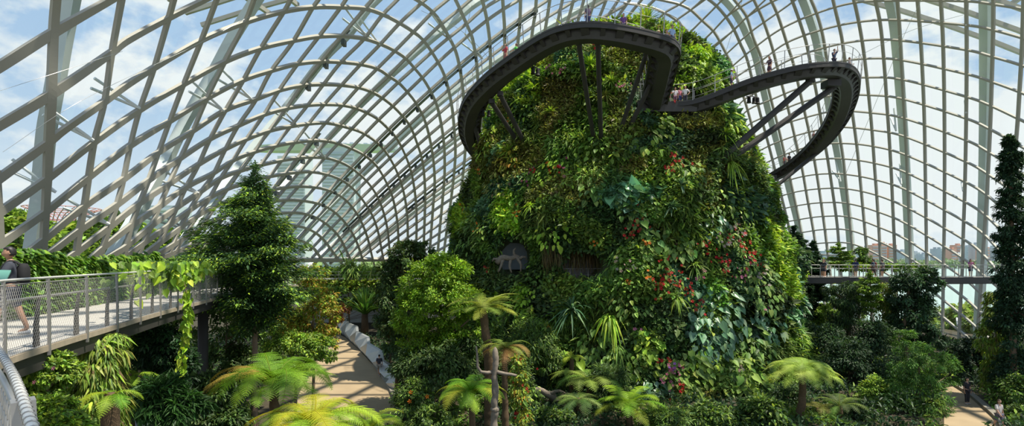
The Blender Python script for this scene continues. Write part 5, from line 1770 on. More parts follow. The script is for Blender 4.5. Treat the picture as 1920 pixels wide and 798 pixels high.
fern('tree_fern', 'lower fern with drooping yellowed fronds right of the tall fern trunk', P(948, 652, 27.5), 16, 1.8, .42, [((.3, .32, .05), 3), ((.2, .3, .05), 2), ((.3, .2, .06), 2)], 20, (10, 45), (-85, -50), trunk=[P(948, 487, 27.5) * [1, 1, 0], P(946, 740, 27.5), P(948, 654, 27.5)], trunk_r=.16, nl=8)
fern('tree_fern', 'green tree fern with broad fronds at the bottom left of the bare carved post', P(882, 740, 23), 24, 2.0, .44, FERNY, 28, (30, 78), (-75, -35), trunk=[P(885, 487, 23) * [1, 1, 0], P(885, 820, 23), P(885, 744, 23)], trunk_r=.16, nl=9)
fern('tree_fern', 'pale yellow green tree fern at the right foot of the mountain', P(1505, 700, 31), 40, 2.35, .56, [((.36, .48, .09), 3), ((.46, .54, .10), 2), ((.28, .42, .07), 2)], 26, (10, 88), (-95, -35), trunk=[P(1500, 487, 31) * [1, 1, 0], P(1503, 760, 31), P(1505, 702, 31)], trunk_r=.2, nl=8)
fern('fern', 'dark drooping fern right below the pale tree fern', P(1575, 762, 31), 13, 1.9, .36, MID[:2] + DARK, 20, (25, 65), (-75, -40), nl=8)
fern('fern', 'dull brownish fern under the pale tree fern', P(1535, 765, 31.5), 9, 1.5, .32, OLIVE, 18, (25, 60), (-80, -45), nl=7)
fern('fern', 'bright fern at the bottom left of the pale tree fern', P(1470, 795, 31), 9, 1.2, .3, BRIGHT, 18, (20, 60), (-60, -30), nl=7)
fern('fern', 'bright green fern at the bottom centre', P(1180, 765, 29.5), 20, 2.5, .58, FERNY[:2], 24, (22, 80), (-60, -15), nl=9)
fern('fern', 'dark blue green fern with long fronds at the foot of the mountain', P(1105, 712, 34), 16, 2.8, .62, MID[1:] + BLUEG[1:], 22, (25, 65), (-70, -30), nl=8)
fern('fern', 'pale green fern with broad fronds left below the dark blue green fern', P(1085, 748, 32), 12, 1.7, .48, PALE, 18, (15, 45), (-70, -35), nl=8)
fern('fern', 'yellowish fern at the bottom edge right of the bright green fern', P(1245, 800, 29), 9, 1.2, .3, LIME, 18, (20, 55), (-50, -20), nl=7)
fern('fern', 'small pale fern beside the left path', P(762, 688, 34), 10, 1.5, .32, BRIGHT, 18, (15, 50), (-50, -15), nl=7)
fern('fern', 'fern leaning over the left path below the pale one', P(745, 705, 33), 8, 1.1, .3, MID + BRIGHT, 16, (15, 45), (-60, -20), nl=7)
fern('fern', 'dark fern under the bright green tree', P(800, 740, 31), 11, 1.6, .34, MID, 18, (20, 60), (-60, -20), nl=7)
fern('fern', 'bright fern tuft low on the mountain left of the strap ferns', P(1072, 670, 37.5), 8, 1.0, .34, BRIGHT, 16, (10, 50), (-70, -30), nl=7)
fern('fern', 'light fern on the fern covered column under the near walkway', P(207, 742, 10.5), 6, .75, .2, FERNY, 18, (10, 45), (-85, -60), nl=8, az=[200, 250, 290, 330, 20, 140])
fern('fern', 'pale fern hanging below the walkway end at the left', P(240, 705, 15), 7, .8, .22, BRIGHT, 16, (20, 50), (-75, -40), nl=7)
fern('fern', 'big fern fronds arching before the right cave ledge', P(1065, 560, 44.5), 10, 2.6, .5, MID + BRIGHT, 20, (25, 60), (-60, -25), nl=8, az=[180, 200, 215, 240, 270, 300, 330, 345, 0, 160])
fern('fern', 'fern on the ledge right of the cycad', P(1115, 555, 44), 9, 1.7, .4, MID + DARK, 18, (15, 50), (-60, -25), nl=7, az=[180, 210, 240, 265, 290, 310, 330, 350, 15])
# cycad at the far end of the left path
root = thing('cycad', 'large spiky cycad with upright yellow green leaves at the far end of the left path', 'plant', P(684, 600, 64) * [1, 1, 0])
mb = MB(); strap_rosette(mb, P(684, 590, 64), UPN, 90, 4.9, .22, [((.07, .17, .03), 3), ((.12, .24, .04), 3), ((.26, .36, .05), 1)], .3, (.05, 1.05)); part(mb, 'leaves', M['leaf'], root)
mb = MB(); c = P(684, 590, 64); tube(mb, np.stack([c * [1, 1, 0], c - [0, 0, 1.5], c + [0, 0, .1]]), [.5, .45, .35], 10); part(mb, 'trunk', M['fibre'], root, True)

# bare carved post with two arms
c = P(928, 487, 21) * [1, 1, 0]
root = thing('carved_post', 'bare grey weathered post with two crooked side arms and a pointed tip', 'post', c)
mb = MB()
s = spline(np.stack([c, P(927, 790, 21), P(928, 720, 21), P(929, 668, 21), P(929, 650, 21)]), .08)
rr = np.interp(np.linspace(0, 1, len(s)), [0, .55, .9, .955, .985, 1], [.155, .14, .115, .125, .075, .01])
tube(mb, s + (np.stack([noise(s, 3), noise(s + 7, 3), 0 * s[:, 0] + .5], 1) - .5) * .07, rr * (.9 + .25 * noise(s, 9)), 12)
part(mb, 'shaft', M['grey_wood'], root, True)
mb = MB(); limb(mb, [P(926, 697, 21), P(908, 697, 20.9), P(896, 690, 20.9), P(895, 668, 20.9), P(893, 648, 20.9)], .085, .03); part(mb, 'arm', M['grey_wood'], root, True)
mb = MB(); limb(mb, [P(930, 697, 21), P(944, 701, 20.8), P(958, 702, 20.8), P(970, 704, 20.8)], .085, .05); part(mb, 'arm', M['grey_wood'], root, True)
mb = MB(); q = P(928, 765, 21); lathe(mb, q - [0, 0, .12], [(.13, 0), (.18, .05), (.18, .12), (.13, .2)], 12); part(mb, 'collar', M['grey_wood'], root)

# pale terrace with planted edges at the far end, between the conifer and the mountain
ter = thing('terrace', 'pale terrace deck on a wall at the far end under the arches', 'terrace', (-20, 76, 0))
zt = EYE - 2.6
mb = MB(); box(mb, (-20, 76, zt - .2), (19, 7, .4)); part(mb, 'deck', M['deck'], ter)
mb = MB(); box(mb, (-20, 79.6, zt / 2 - .3), (19, .5, zt - .5)); part(mb, 'back_wall', M['concrete'], ter)
mb = MB(); box(mb, (-20, 72.6, zt - .35), (19, .3, .5)); part(mb, 'edge_beam', M['dark_steel'], ter)
for k in range(5):
    mb = MB(); tube(mb, np.array([[-28.5 + 4.2 * k, 72.9, 0], [-28.5 + 4.2 * k, 72.9, 3], [-28.5 + 4.2 * k, 72.9, zt - .4]]), .25, 8); part(mb, 'pillar', M['galv'], ter, True)
mb = MB()
for zq in (1.0, .55):
    tube(mb, np.array([[-29.5, 72.6, zt + zq], [-20, 72.6, zt + zq], [-10.5, 72.6, zt + zq]]), .04, 5)
for k in range(14):
    tube(mb, np.array([[-29.4 + 1.45 * k, 72.6, zt], [-29.4 + 1.45 * k, 72.6, zt + .5], [-29.4 + 1.45 * k, 72.6, zt + 1.0]]), .04, 5)
part(mb, 'railing', M['galv'], ter)
for z_, yy, lb, pal in ((zt + .25, 78, 'dark green hedge along the back of the far terrace', MID + DARK), (zt - 1.4, 72.2, 'yellowing hedge hanging under the front edge of the far terrace', LIME + OLIVE)):
    hd = thing('hedge', lb, 'hedge', (-20, yy, max(z_ - .3, 0)))
    n_ = 6000
    mb = MB()
    p = np.stack([R.uniform(-29.5, -10.5, n_), yy + R.normal(0, .5, n_), z_ + R.uniform(-.3, 1.3, n_)], 1)
    leaves(mb, p, unit(rdir(n_) + [0, 0, -.3]), unit(rdir(n_) * .5 + UPN), .4, .24, pick(pal, n_), 'oval')
    part(mb, 'leaves', M['leaf'], hd)
    mb = MB()
    for k in range(12):
        x_ = -29 + 1.6 * k
        tube(mb, np.array([[x_, yy, z_ - .5], [x_ + .1, yy, z_], [x_, yy, z_ + .9]]), .05, 5)
    part(mb, 'stem', M['bark'], hd)
bush('dark_shrub', 'dark planting behind the far end of the left path', 'shrub',
     [pblob(625, 565, 30, 26, 66), pblob(690, 568, 50, 22, 67), pblob(760, 558, 50, 28, 66)], 9000, .45, .4, DARK + MID, clumps=140)

# low planting over all the beds
n_ = 120000
Y = R.uniform(14, 62, n_)
px = R.uniform(-60, 1980, n_)
x = (px - PX0) / F * Y
py_ = PY0 + EYE / Y * F


def in_poly(x, y, poly):
    q = np.array(poly)
    ins = np.zeros(len(x), bool)
    for a, b in zip(q, np.roll(q, -1, 0)):
        c_ = ((a[1] > y) != (b[1] > y)) & (x < (b[0] - a[0]) * (y - a[1]) / (b[1] - a[1] + 1e-9) + a[0])
        ins ^= c_
    return ins


pl = [gp_(*p) for p in ((520, 800), (760, 800), (756, 772), (746, 740), (732, 712), (712, 685), (682, 652), (652, 626), (625, 615), (605, 640), (590, 690), (565, 760))]
pr_ = [gp_(*p) for p in ((1770, 820), (1900, 820), (1882, 790), (1853, 762), (1820, 735), (1792, 720), (1760, 730), (1770, 770))]
big = fbm(np.stack([x, Y, 0 * x], 1), .35, 3)
hgt = (.2 + 2.0 * np.clip(big - .38, 0, 1) * 1.5) * np.where((Y < 42) & (np.abs(x - 5) < 15), .5, 1)
xc, ac = mt_axis(np.zeros(n_))
k = ~in_poly(x, Y, pl) & ~in_poly(x, Y, pr_) & (((x - xc) ** 2 + ((Y - YC) / .95) ** 2) > (ac - .5) ** 2)
k &= ~((Y < 40) & (in_poly(x, Y + 0, [(a, b * .8) for a, b in pl]) | in_poly(x, Y, [(a * 1.0, b - 4) for a, b in pl])))
x, Y, hgt = x[k], Y[k], hgt[k]
n_ = len(x)
mb = MB()
p = np.stack([x, Y, R.random(n_) ** .6 * hgt], 1)
Ln = R.uniform(.16, .42, n_)
hue = np.where(noise(p, .4)[:, None] > .6, pick(MID, n_), pick(DEEP, n_))
leaves(mb, p, unit(rdir(n_) + [0, 0, .15]), unit(rdir(n_) * .6 + UPN), Ln, Ln * .42, hue, 'oval')
tag(mb.build('ground_cover', M['leaf']), 'low dark green ground cover filling the planting beds', 'plants', kind='stuff')

# blooms among the shrubs
for o in list(COL.objects):
    if o.parent is None and o.get('label') in ('dark bushes with orange blooms at the right edge of the left path', 'sunlit yellow green shrub under the near walkway at the left edge'):
        spots = [(770, 735), (768, 752), (801, 743), (757, 770), (790, 764)] if 'orange' in o['label'] else [(64, 716), (100, 690)]
        Yb = 28.2 if 'orange' in o['label'] else 8.8
        for px, py in spots:
            bl = bpy.data.objects.new('blossom', bloom_mesh(ORANGE if 'orange' in o['label'] else PINK)); COL.objects.link(bl); bl.parent = o
            bl.location = V3(P(px, py, Yb) - np.array(o.location)); bl.rotation_euler = (1.2, R.normal(0, .4), 0); q = .0042 * Yb; bl.scale = (q, q, q)
# ================================================================== outside the glass
M['sea'] = mat('sea', (.30, .40, .36), .35, 0, .04, .02)
M['lawn'] = mat('lawn', (.16, .24, .06), .95, 0, .3, .05)
plane('floor_outside_lawn', [(-400, -60), (-70.5, -60), (-70.5, 62), (-50.5, 113), (21, 113), (21, 300), (-400, 300)], -.35, M['lawn'])
plane('sea', [(21.5, 113), (40.5, 96), (58.5, 79), (76, 63), (76, -60), (2600, -60), (2600, 1500), (21.5, 1500)], -1.2, M['sea'])
plane('far_ground', [(-3000, 301), (21, 301), (21, 1500), (2600, 1501), (2600, 4000), (-3000, 4000)], -1.3, M['lawn'])

# trees on the lawn, left, and on the shore, right
for k, (px, py, rx, ry, Y, lb) in enumerate([
        (40, 440, 60, 36, 44, 'light green garden tree outside the glass at the left edge'), (130, 455, 50, 30, 48, 'light green garden tree outside below the pink steel tree'),
        (215, 445, 55, 34, 56, 'light green garden tree outside behind the hedge'), (-40, 430, 60, 50, 40, 'light green garden tree outside just past the left edge'),
        (300, 462, 60, 24, 74, 'light green garden tree outside right of the others'), (360, 470, 50, 18, 90, 'low light green trees outside behind the tall conifer'),
        (90, 480, 80, 30, 42, 'low light green garden tree outside behind the person')]):
    bush('garden_tree', lb, 'tree', [pblob(px, py, rx, ry, Y), pblob(px + rx * .4, py + ry * .7, rx * .8, ry * .7, Y)], 6000, .011 * Y, .5, [((.25, .38, .05), 4), ((.34, .46, .07), 3), ((.16, .27, .04), 2)], clumps=110, trunk_r=.25, cr=.28, droop=.2)
for px, py, rx, ry, Y, lb in [(1720, 615, 30, 22, 74, 'yellow green shore tree outside the glass left of the fin posts'), (1765, 605, 30, 24, 78, 'yellow green shore tree outside the glass in the middle'),
                              (1815, 600, 34, 26, 72, 'yellow green shore tree outside the glass under the person in pink'), (1850, 615, 30, 26, 68, 'yellow green shore tree outside near the trailing climber'),
                              (1575, 590, 40, 20, 98, 'hazy green shore tree outside behind the right trees'), (1480, 575, 40, 16, 118, 'hazy green shore tree outside beside the mountain')]:
    bush('shore_tree', lb, 'tree', [pblob(px, py, rx, ry, Y), pblob(px, py + ry * .6, rx * .8, ry * .6, Y)], 3500, .008 * Y, .55, [((.30, .40, .08), 4), ((.38, .46, .12), 3), ((.2, .3, .06), 2)], clumps=80, trunk_r=.25, cr=.3, base=np.array([*P(px, 487, Y)[:2], -1.2]))

# steel garden trees
M['pink_steel'] = mat('pink_steel', (.50, .26, .27), .5, .2, .1, .3)
M['pale_steel'] = mat('pale_steel', (.46, .47, .46), .6, 0, .1, .2)
for px, top, half, Y, lb in ((118, 390, 58, 105, 'pink flared steel tree with a vine clad trunk seen through the glass'), (10, 402, 66, 120, 'second flared pink steel tree seen through the glass at the left edge')):
    b = P(px, 487, Y); b[2] = -.3
    root = thing('steel_tree', lb, 'sculpture', b)
    zt = P(px, top, Y)[2]
    rt = half * Y / F
    hh = zt + .3
    mb = MB(); lathe(mb, b, [(2.6, 0), (2.0, hh * .3), (1.7, hh * .55), (1.9, hh * .7), (2.3, hh * .8)], 16); part(mb, 'trunk', M['pale_steel'], root, True)
    for k in range(28):
        a = k / 28 * 6.283
        pts = [(1.9, .5), (2.0, .68), (2.8, .80), (rt * .55, .92), (rt, 1.0)]
        q = spline(np.array([[r * math.cos(a + .25 * i), r * math.sin(a + .25 * i), h_ * hh] for i, (r, h_) in enumerate(pts)]) + b, n=14)
        mb = MB(); tube(mb, q, np.linspace(.14, .08, 14), 5); part(mb, 'branch', M['pink_steel'], root, True)
    for fr, h_ in ((.4, .88), (.62, .945), (.82, .975), (1.0, 1.0)):
        an = np.linspace(0, 6.2832, 41)
        mb = MB(); tube(mb, np.stack([np.cos(an) * rt * fr, np.sin(an) * rt * fr, np.full(41, h_ * hh)], 1) + b, .09, 5); part(mb, 'hoop', M['pink_steel'], root, True)

# the tall hotel towers beyond the far end, with a long roof deck
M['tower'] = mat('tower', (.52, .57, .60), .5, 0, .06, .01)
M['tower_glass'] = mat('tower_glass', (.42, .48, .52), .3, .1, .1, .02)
for px0, px1, top, Y, lb in ((604, 664, 272, 420, 'tall grey tower with banded floors seen through the far arches, right of the two'), (520, 572, 292, 450, 'tall grey tower with banded floors seen through the far arches, left of the two')):
    xa, xb = P(px0, 0, Y)[0], P(px1, 0, Y)[0]
    zt = P(0, top, Y)[2]
    root = thing('tower', lb, 'building', ((xa + xb) / 2, Y, -1.3))
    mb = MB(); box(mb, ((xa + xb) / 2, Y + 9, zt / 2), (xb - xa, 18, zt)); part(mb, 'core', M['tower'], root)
    for k in range(34):
        z_ = 4 + k * (zt - 8) / 34
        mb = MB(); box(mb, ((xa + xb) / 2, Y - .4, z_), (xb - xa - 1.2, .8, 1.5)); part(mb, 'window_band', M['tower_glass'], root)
root = thing('roof_deck', 'long boat shaped roof deck resting across the tall towers', 'building', P(640, 283, 425))
c = P(625, 280, 428)
prof = spline(np.array([[-62, 0, 0.], [-50, 0, 0], [0, 0, 0], [40, 0, 0], [52, 0, 0]]), n=24)
mb = MB()
wv = np.interp(np.linspace(0, 1, 24), [0, .12, .5, .88, 1], [3, 8, 11, 8, 1.5])
sweep(mb, prof + c, np.stack([np.stack([-wv, 0 * wv + 2.5], 1), np.stack([wv, 0 * wv + 2.5], 1), np.stack([wv * .6, 0 * wv - 2], 1), np.stack([-wv * .6, 0 * wv - 2], 1)], 1), UPN)
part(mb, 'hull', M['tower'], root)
mb = MB()
for k in range(16):
    box(mb, c + np.array([-45 + 5.5 * k, 0, 3.4]), (3.0, 6, 1.8 + (k % 3) * .8))
for k in range(3):
    pass
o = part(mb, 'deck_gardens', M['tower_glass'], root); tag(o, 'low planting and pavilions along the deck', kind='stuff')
root = thing('office_block', 'low blue grey glass block seen through the left glass near the hedge', 'building', P(300, 487, 200) * [1, 1, 0])
xa, xb, zt = P(255, 0, 200)[0], P(330, 0, 200)[0], P(0, 385, 200)[2]
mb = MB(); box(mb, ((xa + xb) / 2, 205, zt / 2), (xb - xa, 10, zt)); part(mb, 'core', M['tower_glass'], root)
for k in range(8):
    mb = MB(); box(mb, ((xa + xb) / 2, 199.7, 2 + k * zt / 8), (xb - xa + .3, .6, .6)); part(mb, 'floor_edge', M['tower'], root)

# far shore: trees and a row of blocks, haze put into their pale colours
M['haze_pale_grey'] = mat('haze_pale_grey', (.42, .46, .49), .8, 0, .1, .02)
M['haze_pale_orange'] = mat('haze_pale_orange', (.58, .33, .25), .8, 0, .1, .02)
M['haze_pale_win'] = mat('haze_pale_win', (.33, .37, .40), .6, 0, .1, .02)
rb = random.Random(8)
blocks = [(1452, 26, 440, 0), (1478, 10, 474, 0), (1500, 14, 468, 0), (1522, 14, 472, 0), (1548, 12, 470, 0), (1566, 14, 466, 0), (1590, 12, 474, 0), (1606, 10, 470, 0), (1622, 10, 463, 0), (1637, 14, 459, 1), (1652, 12, 456, 1), (1668, 16, 459, 1),
          (1690, 14, 470, 0), (1712, 16, 473, 0), (1730, 12, 476, 0), (1752, 4, 466, 0), (1760, 4, 466, 0), (1782, 10, 466, 1), (1793, 12, 459, 1), (1812, 12, 462, 0), (1828, 12, 457, 0), (1842, 12, 463, 1), (1856, 12, 466, 0), (1870, 14, 460, 0), (1888, 12, 468, 0), (1905, 14, 464, 0)]
for i, (px, w_, top, org) in enumerate(blocks):
    Y = 900 + rb.uniform(-60, 60)
    x, hw_, zt = P(px, 0, Y)[0], w_ * Y / F, P(0, top, Y)[2]
    root = thing('tower_block', 'hazy %s block in the row of city buildings across the water' % ('orange red' if org else 'grey'), 'building', (x, Y, -1.3), 0, 'orange blocks across the water' if org else 'grey blocks across the water')
    mb = MB(); box(mb, (x, Y, zt / 2), (hw_, 14, zt)); box(mb, (x + hw_ * .2, Y, zt + 1.2), (hw_ * .35, 6, 2.6)); part(mb, 'body', M['haze_pale_orange' if org else 'haze_pale_grey'], root)
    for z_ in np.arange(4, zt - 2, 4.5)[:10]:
        mb = MB(); box(mb, (x, Y - 7.2, z_), (hw_ * .86, .6, 1.8)); part(mb, 'window_band', M['haze_pale_win'], root)
n_ = 9000
Y = R.uniform(640, 760, n_)
px = R.uniform(1380, 2000, n_)
hgt = 3 + 9 * fbm(np.stack([px / 16, Y / 60, 0 * Y], 1), 1.0, 2)
p = np.stack([(px - PX0) / F * Y, Y, R.random(n_) ** .7 * hgt], 1)
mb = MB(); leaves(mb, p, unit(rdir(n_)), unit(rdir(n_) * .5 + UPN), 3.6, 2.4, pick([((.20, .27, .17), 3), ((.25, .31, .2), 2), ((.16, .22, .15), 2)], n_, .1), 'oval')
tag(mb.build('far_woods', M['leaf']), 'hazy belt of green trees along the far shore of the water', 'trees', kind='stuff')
# ================================================================== people
def skin_mesh(name, nodes, edges, roots, levels=2):
    """nodes: [(xyz, (rx, ry))]; returns an evaluated mesh"""
    me = bpy.data.meshes.new(name)
    me.from_pydata([tuple(map(float, n[0])) for n in nodes], edges, [])
    o = bpy.data.objects.new(name, me)
    COL.objects.link(o)
    o.modifiers.new('skin', 'SKIN').use_smooth_shade = True
    sv = me.skin_vertices[0].data
    for i, n in enumerate(nodes):
        sv[i].radius = n[1]
        sv[i].use_root = i in roots
    sb = o.modifiers.new('sub', 'SUBSURF')
    sb.levels = sb.render_levels = levels
    dg = bpy.context.evaluated_depsgraph_get()
    dg.update()
    ev = o.evaluated_get(dg)
    r = bpy.data.meshes.new_from_object(ev)
    bpy.data.objects.remove(o)
    bpy.data.meshes.remove(me)
    return r


def head_bm(bm, c, yaw, pitch=0.0):
    """head with nose, brow, chin and ears joined to bm; faces +Y before yaw"""
    rot = Matrix.Rotation(yaw, 4, 'Z') @ Matrix.Rotation(pitch, 4, 'X')
    r = bmesh.ops.create_uvsphere(bm, u_segments=20, v_segments=14, radius=1)
    for v in r['verts']:
        x, y, z = v.co
        X, Y_, Z = x * .076, y * .096, z * .118
        if z < -.2:                                   # jaw narrows to the chin
            k = 1 + (z + .2) * .42
            X *= k
            Y_ = Y_ * k + .012 * (-z - .2) * (1 if y > 0 else .3)
        if y > .75 and abs(x) < .3 and -.45 < z < .25:  # nose
            Y_ += .026 * (1 - abs(x) / .3) * (1 - abs(z + .2) / .45)
        if y > .5 and .08 < z < .34 and .18 < abs(x) < .62:  # eye sockets
            Y_ -= .010
        if y > .6 and -.62 < z < -.46 and abs(x) < .4:      # mouth groove
            Y_ -= .007
        v.co = rot @ Vector((X, Y_, Z)) + Vector(c)
    for s in (-1, 1):
        e = bmesh.ops.create_uvsphere(bm, u_segments=8, v_segments=6, radius=1)
        for v in e['verts']:
            v.co = rot @ Vector((s * .076 + v.co.x * .012, -.008 + v.co.y * .022, .0 + v.co.z * .034)) + Vector(c)
    for f in bm.faces:
        f.smooth = True
    return rot


_CLOTH = {}


def cloth(col, rough=.85):
    k = tuple(col)
    if k not in _CLOTH:
        _CLOTH[k] = mat('cloth', col, rough, 0, .12, 18)
    return _CLOTH[k]


M['skin_tone'] = mat('skin_tone', (.50, .29, .19), .55, 0, .06, 12)
M['skin_tan'] = mat('skin_tan', (.40, .215, .13), .55, 0, .06, 12)
M['hair_black'] = mat('hair_black', (.016, .013, .012), .5, 0, .3, 30)
M['hair_brown'] = mat('hair_brown', (.08, .045, .025), .55, 0, .3, 30)
M['sole'] = mat('sole', (.62, .62, .60), .7, 0, .1, 9)


def person(label, loc, yaw, h=1.68, arms=('down', 'down'), legs='stand', shirt=(.1, .1, .12), low=(.03, .04, .07), style='shorts', shoes=(.5, .5, .5), hair='short', hairm='hair_black', skinm='skin_tone', head_yaw=0, sleeve=.55, group=None, female=False, pack=None, hat=None, slim=1.0):
    k = h / 1.72
    root = thing('person', label, 'person', loc, yaw, group)
    root.scale = (k, k, k)
    sw = .165 if female else .185
    J = {'pel': (0, 0, .93), 'sp': (0, -.01, 1.10), 'ch': (0, 0, 1.30), 'nk': (0, 0, 1.445), 'hd': (0, .012, 1.53)}
    st = {'stand': ((.10, .0), (.10, .02)), 'walk': ((.09, .26), (.09, -.24)), 'stride': ((.09, -.2), (.09, .22))}.get(legs, ((.1, 0), (.1, .02)))
    for s, nm, (dx, dy) in ((-1, 'L', st[0]), (1, 'R', st[1])):
        J['hip' + nm] = (s * .095, 0, .88)
        J['kn' + nm] = (s * .1, dy * .55 + .02, .48)
        J['an' + nm] = (s * dx * 1.05, dy, .085 + (.03 if dy < -.1 else 0))
        J['to' + nm] = (s * (dx * 1.05 + .025), dy + .15, .03)
        J['he' + nm] = (s * dx * 1.05, dy - .05, .045)
        J['sh' + nm] = (s * sw, -.005, 1.385)
        a = arms[0 if s < 0 else 1]
        el, wr, pm = {'down': ((.055, -.01, -.285), (.07, .05, -.53), (.075, .075, -.61)),
                      'swing': ((.05, -.12, -.26), (.05, -.04, -.50), (.05, -.01, -.58)),
                      'fwd': ((.05, .12, -.25), (.03, .26, -.43), (.02, .31, -.49)),
                      'rail': ((.07, .12, -.23), (.0, .36, -.24), (-.02, .44, -.25)),
                      'phone': ((.10, .17, -.20), (-.07, .27, .02), (-.09, .29, .10)),
                      'up': ((.12, .10, .18), (.02, .16, .42), (.0, .18, .5)),
                      'hip': ((.19, -.04, -.24), (.04, .05, -.42), (-.01, .08, -.44))}[a]
        S = Vector(J['sh' + nm])
        for q, o_ in (('el', el), ('wr', wr), ('pm', pm)):
            J[q + nm] = tuple(S + Vector((s * o_[0], o_[1], o_[2])))
    g = slim
    nodes, edges, idx = [], [], {}

    def nd(key, r):
        idx[key] = len(nodes)
        nodes.append((J[key], (r[0], r[1]) if isinstance(r, tuple) else (r, r)))
    nd('pel', (.135 * g, .10 * g)); nd('sp', (.118 * g, .09 * g)); nd('ch', (.14 * g, .10 * g)); nd('nk', .055); nd('hd', .052)
    E = [('pel', 'sp'), ('sp', 'ch'), ('ch', 'nk'), ('nk', 'hd')]
    for nm in 'LR':
        nd('sh' + nm, .06 * g); nd('el' + nm, .042 * g); nd('wr' + nm, (.03, .026)); nd('pm' + nm, (.038, .018))
        nd('hip' + nm, .092 * g); nd('kn' + nm, .06 * g); nd('an' + nm, .04); nd('to' + nm, (.04, .024))
        E += [('ch', 'sh' + nm), ('sh' + nm, 'el' + nm), ('el' + nm, 'wr' + nm), ('wr' + nm, 'pm' + nm), ('pel', 'hip' + nm), ('hip' + nm, 'kn' + nm), ('kn' + nm, 'an' + nm), ('an' + nm, 'to' + nm)]
    edges = [(idx[a], idx[b]) for a, b in E]
    roots = {0}
    for s, nm in ((-1, 'L'), (1, 'R')):                # five fingers, each its own bent chain rooted in the palm
        pm, wr = Vector(J['pm' + nm]), Vector(J['wr' + nm])
        d = (pm - wr).normalized()
        up = Vector((0, 1, 0)) if abs(d.z) > .6 else Vector((0, 0, 1))
        side = d.cross(up).normalized()
        cu = side.cross(d).normalized()
        for f_, (o_, ln) in enumerate(((-.027, .062), (-.009, .073), (.009, .07), (.026, .055))):
            i0 = len(nodes)
            a = pm + cu * o_
            for t, bnd in ((-.15, 0), (.45, .004), (.8, .014), (1.05, .03)):
                nodes.append((tuple(a + d * ln * t + side * s * -bnd), (.0092 - .002 * max(t, 0),) * 2))
            edges += [(i0, i0 + 1), (i0 + 1, i0 + 2), (i0 + 2, i0 + 3)]
            roots.add(i0)
        i0 = len(nodes)
        a = wr.lerp(pm, .55) + cu * -.022
        for t in (0, .03, .055):
            nodes.append((tuple(a + d * t * .85 - cu * t * .75), (.0105 - t * .04,) * 2))
        edges += [(i0, i0 + 1), (i0 + 1, i0 + 2)]
        roots.add(i0)
    me = skin_mesh('body', nodes, edges, roots)
    bm = bmesh.new()
    bm.from_mesh(me)
    hc = Vector(J['hd']) + Vector((0, .012, .085))
    rot = head_bm(bm, hc, head_yaw)
    bm.to_mesh(me); bm.free()
    me.materials.clear(); me.materials.append(M[skinm])
    o = bpy.data.objects.new('body', me); COL.objects.link(o); o.parent = root

    def wear(name, ns, es, col, grow):
        ks = list(ns)
        nn = [(ns[q][0] if not isinstance(ns[q][0], str) else J[ns[q][0]], ns[q][1]) for q in ks]
        m_ = skin_mesh(name, nn, [(ks.index(a), ks.index(b)) for a, b in es], {0})
        m_.materials.clear(); m_.materials.append(cloth(col))
        w_ = bpy.data.objects.new(name, m_); COL.objects.link(w_); w_.parent = root
    lerp = lambda a, b, t: tuple(Vector(J[a]).lerp(Vector(J[b]), t))
    ns = {'a': ((0, 0, .90), (.158 * g, .122 * g)), 'b': (J['sp'], (.142 * g, .112 * g)), 'c': ((0, 0, 1.29), (.160 * g, .12 * g)), 'd': ((0, 0, 1.42), (.075, .07))}
    es = [('a', 'b'), ('b', 'c'), ('c', 'd')]
    for nm in 'LR':
        ns['s' + nm] = (J['sh' + nm], .079 * g)
        ns['e' + nm] = (lerp('sh' + nm, 'el' + nm, sleeve * 1.6 if sleeve < .7 else 1), .064 * g)
        ns['s' + nm] = (ns['s' + nm][0], (ns['s' + nm][1],) * 2); ns['e' + nm] = (ns['e' + nm][0], (ns['e' + nm][1],) * 2)
        es += [('c', 's' + nm), ('s' + nm, 'e' + nm)]
    wear('shirt', ns, es, shirt, 0)
    if style in ('shorts', 'trousers'):
        t = .9 if style == 'shorts' else None
        ns = {'p': ((0, 0, .94), (.150 * g, .118 * g))}
        es = []
        for nm in 'LR':
            ns['h' + nm] = (J['hip' + nm], (.108 * g, .112 * g)); es += [('p', 'h' + nm)]
            if t:
                ns['k' + nm] = (lerp('hip' + nm, 'kn' + nm, t), (.088 * g,) * 2); es += [('h' + nm, 'k' + nm)]
            else:
                ns['k' + nm] = (J['kn' + nm], (.075 * g,) * 2); ns['n' + nm] = (lerp('kn' + nm, 'an' + nm, .95), (.058,) * 2); es += [('h' + nm, 'k' + nm), ('k' + nm, 'n' + nm)]
        wear(style, ns, es, low, 0)
    else:
        wear('skirt', {'p': ((0, 0, .96), (.15, .12)), 'q': ((0, 0, .75), (.20, .17)), 'r': ((0, .01, .50), (.24, .21))}, [('p', 'q'), ('q', 'r')], low, 0)
    for nm in 'LR':
        wear('shoe', {'h': (J['he' + nm], (.045, .045)), 'm': (lerp('he' + nm, 'to' + nm, .55), (.05, .042)), 't': (J['to' + nm], (.046, .03))}, [('h', 'm'), ('m', 't')], shoes, 0)
    # hair
    bm = bmesh.new()
    r = bmesh.ops.create_uvsphere(bm, u_segments=20, v_segments=14, radius=1)
    kill = []
    for v in r['verts']:
        x, y, z = v.co
        if (y > .30 and z < .48) or z < (-.30 if hair == 'short' else -.55):
            kill.append(v)
        sc = 1.0
        X, Y_, Z = x * .087, y * .106 - .008, z * .128 + .008
        if hair in ('fringe', 'short') and y > .2 and z > .4:
            Y_ += .012
        v.co = rot @ Vector((X, Y_, Z)) + hc
    bmesh.ops.delete(bm, geom=kill, context='VERTS')
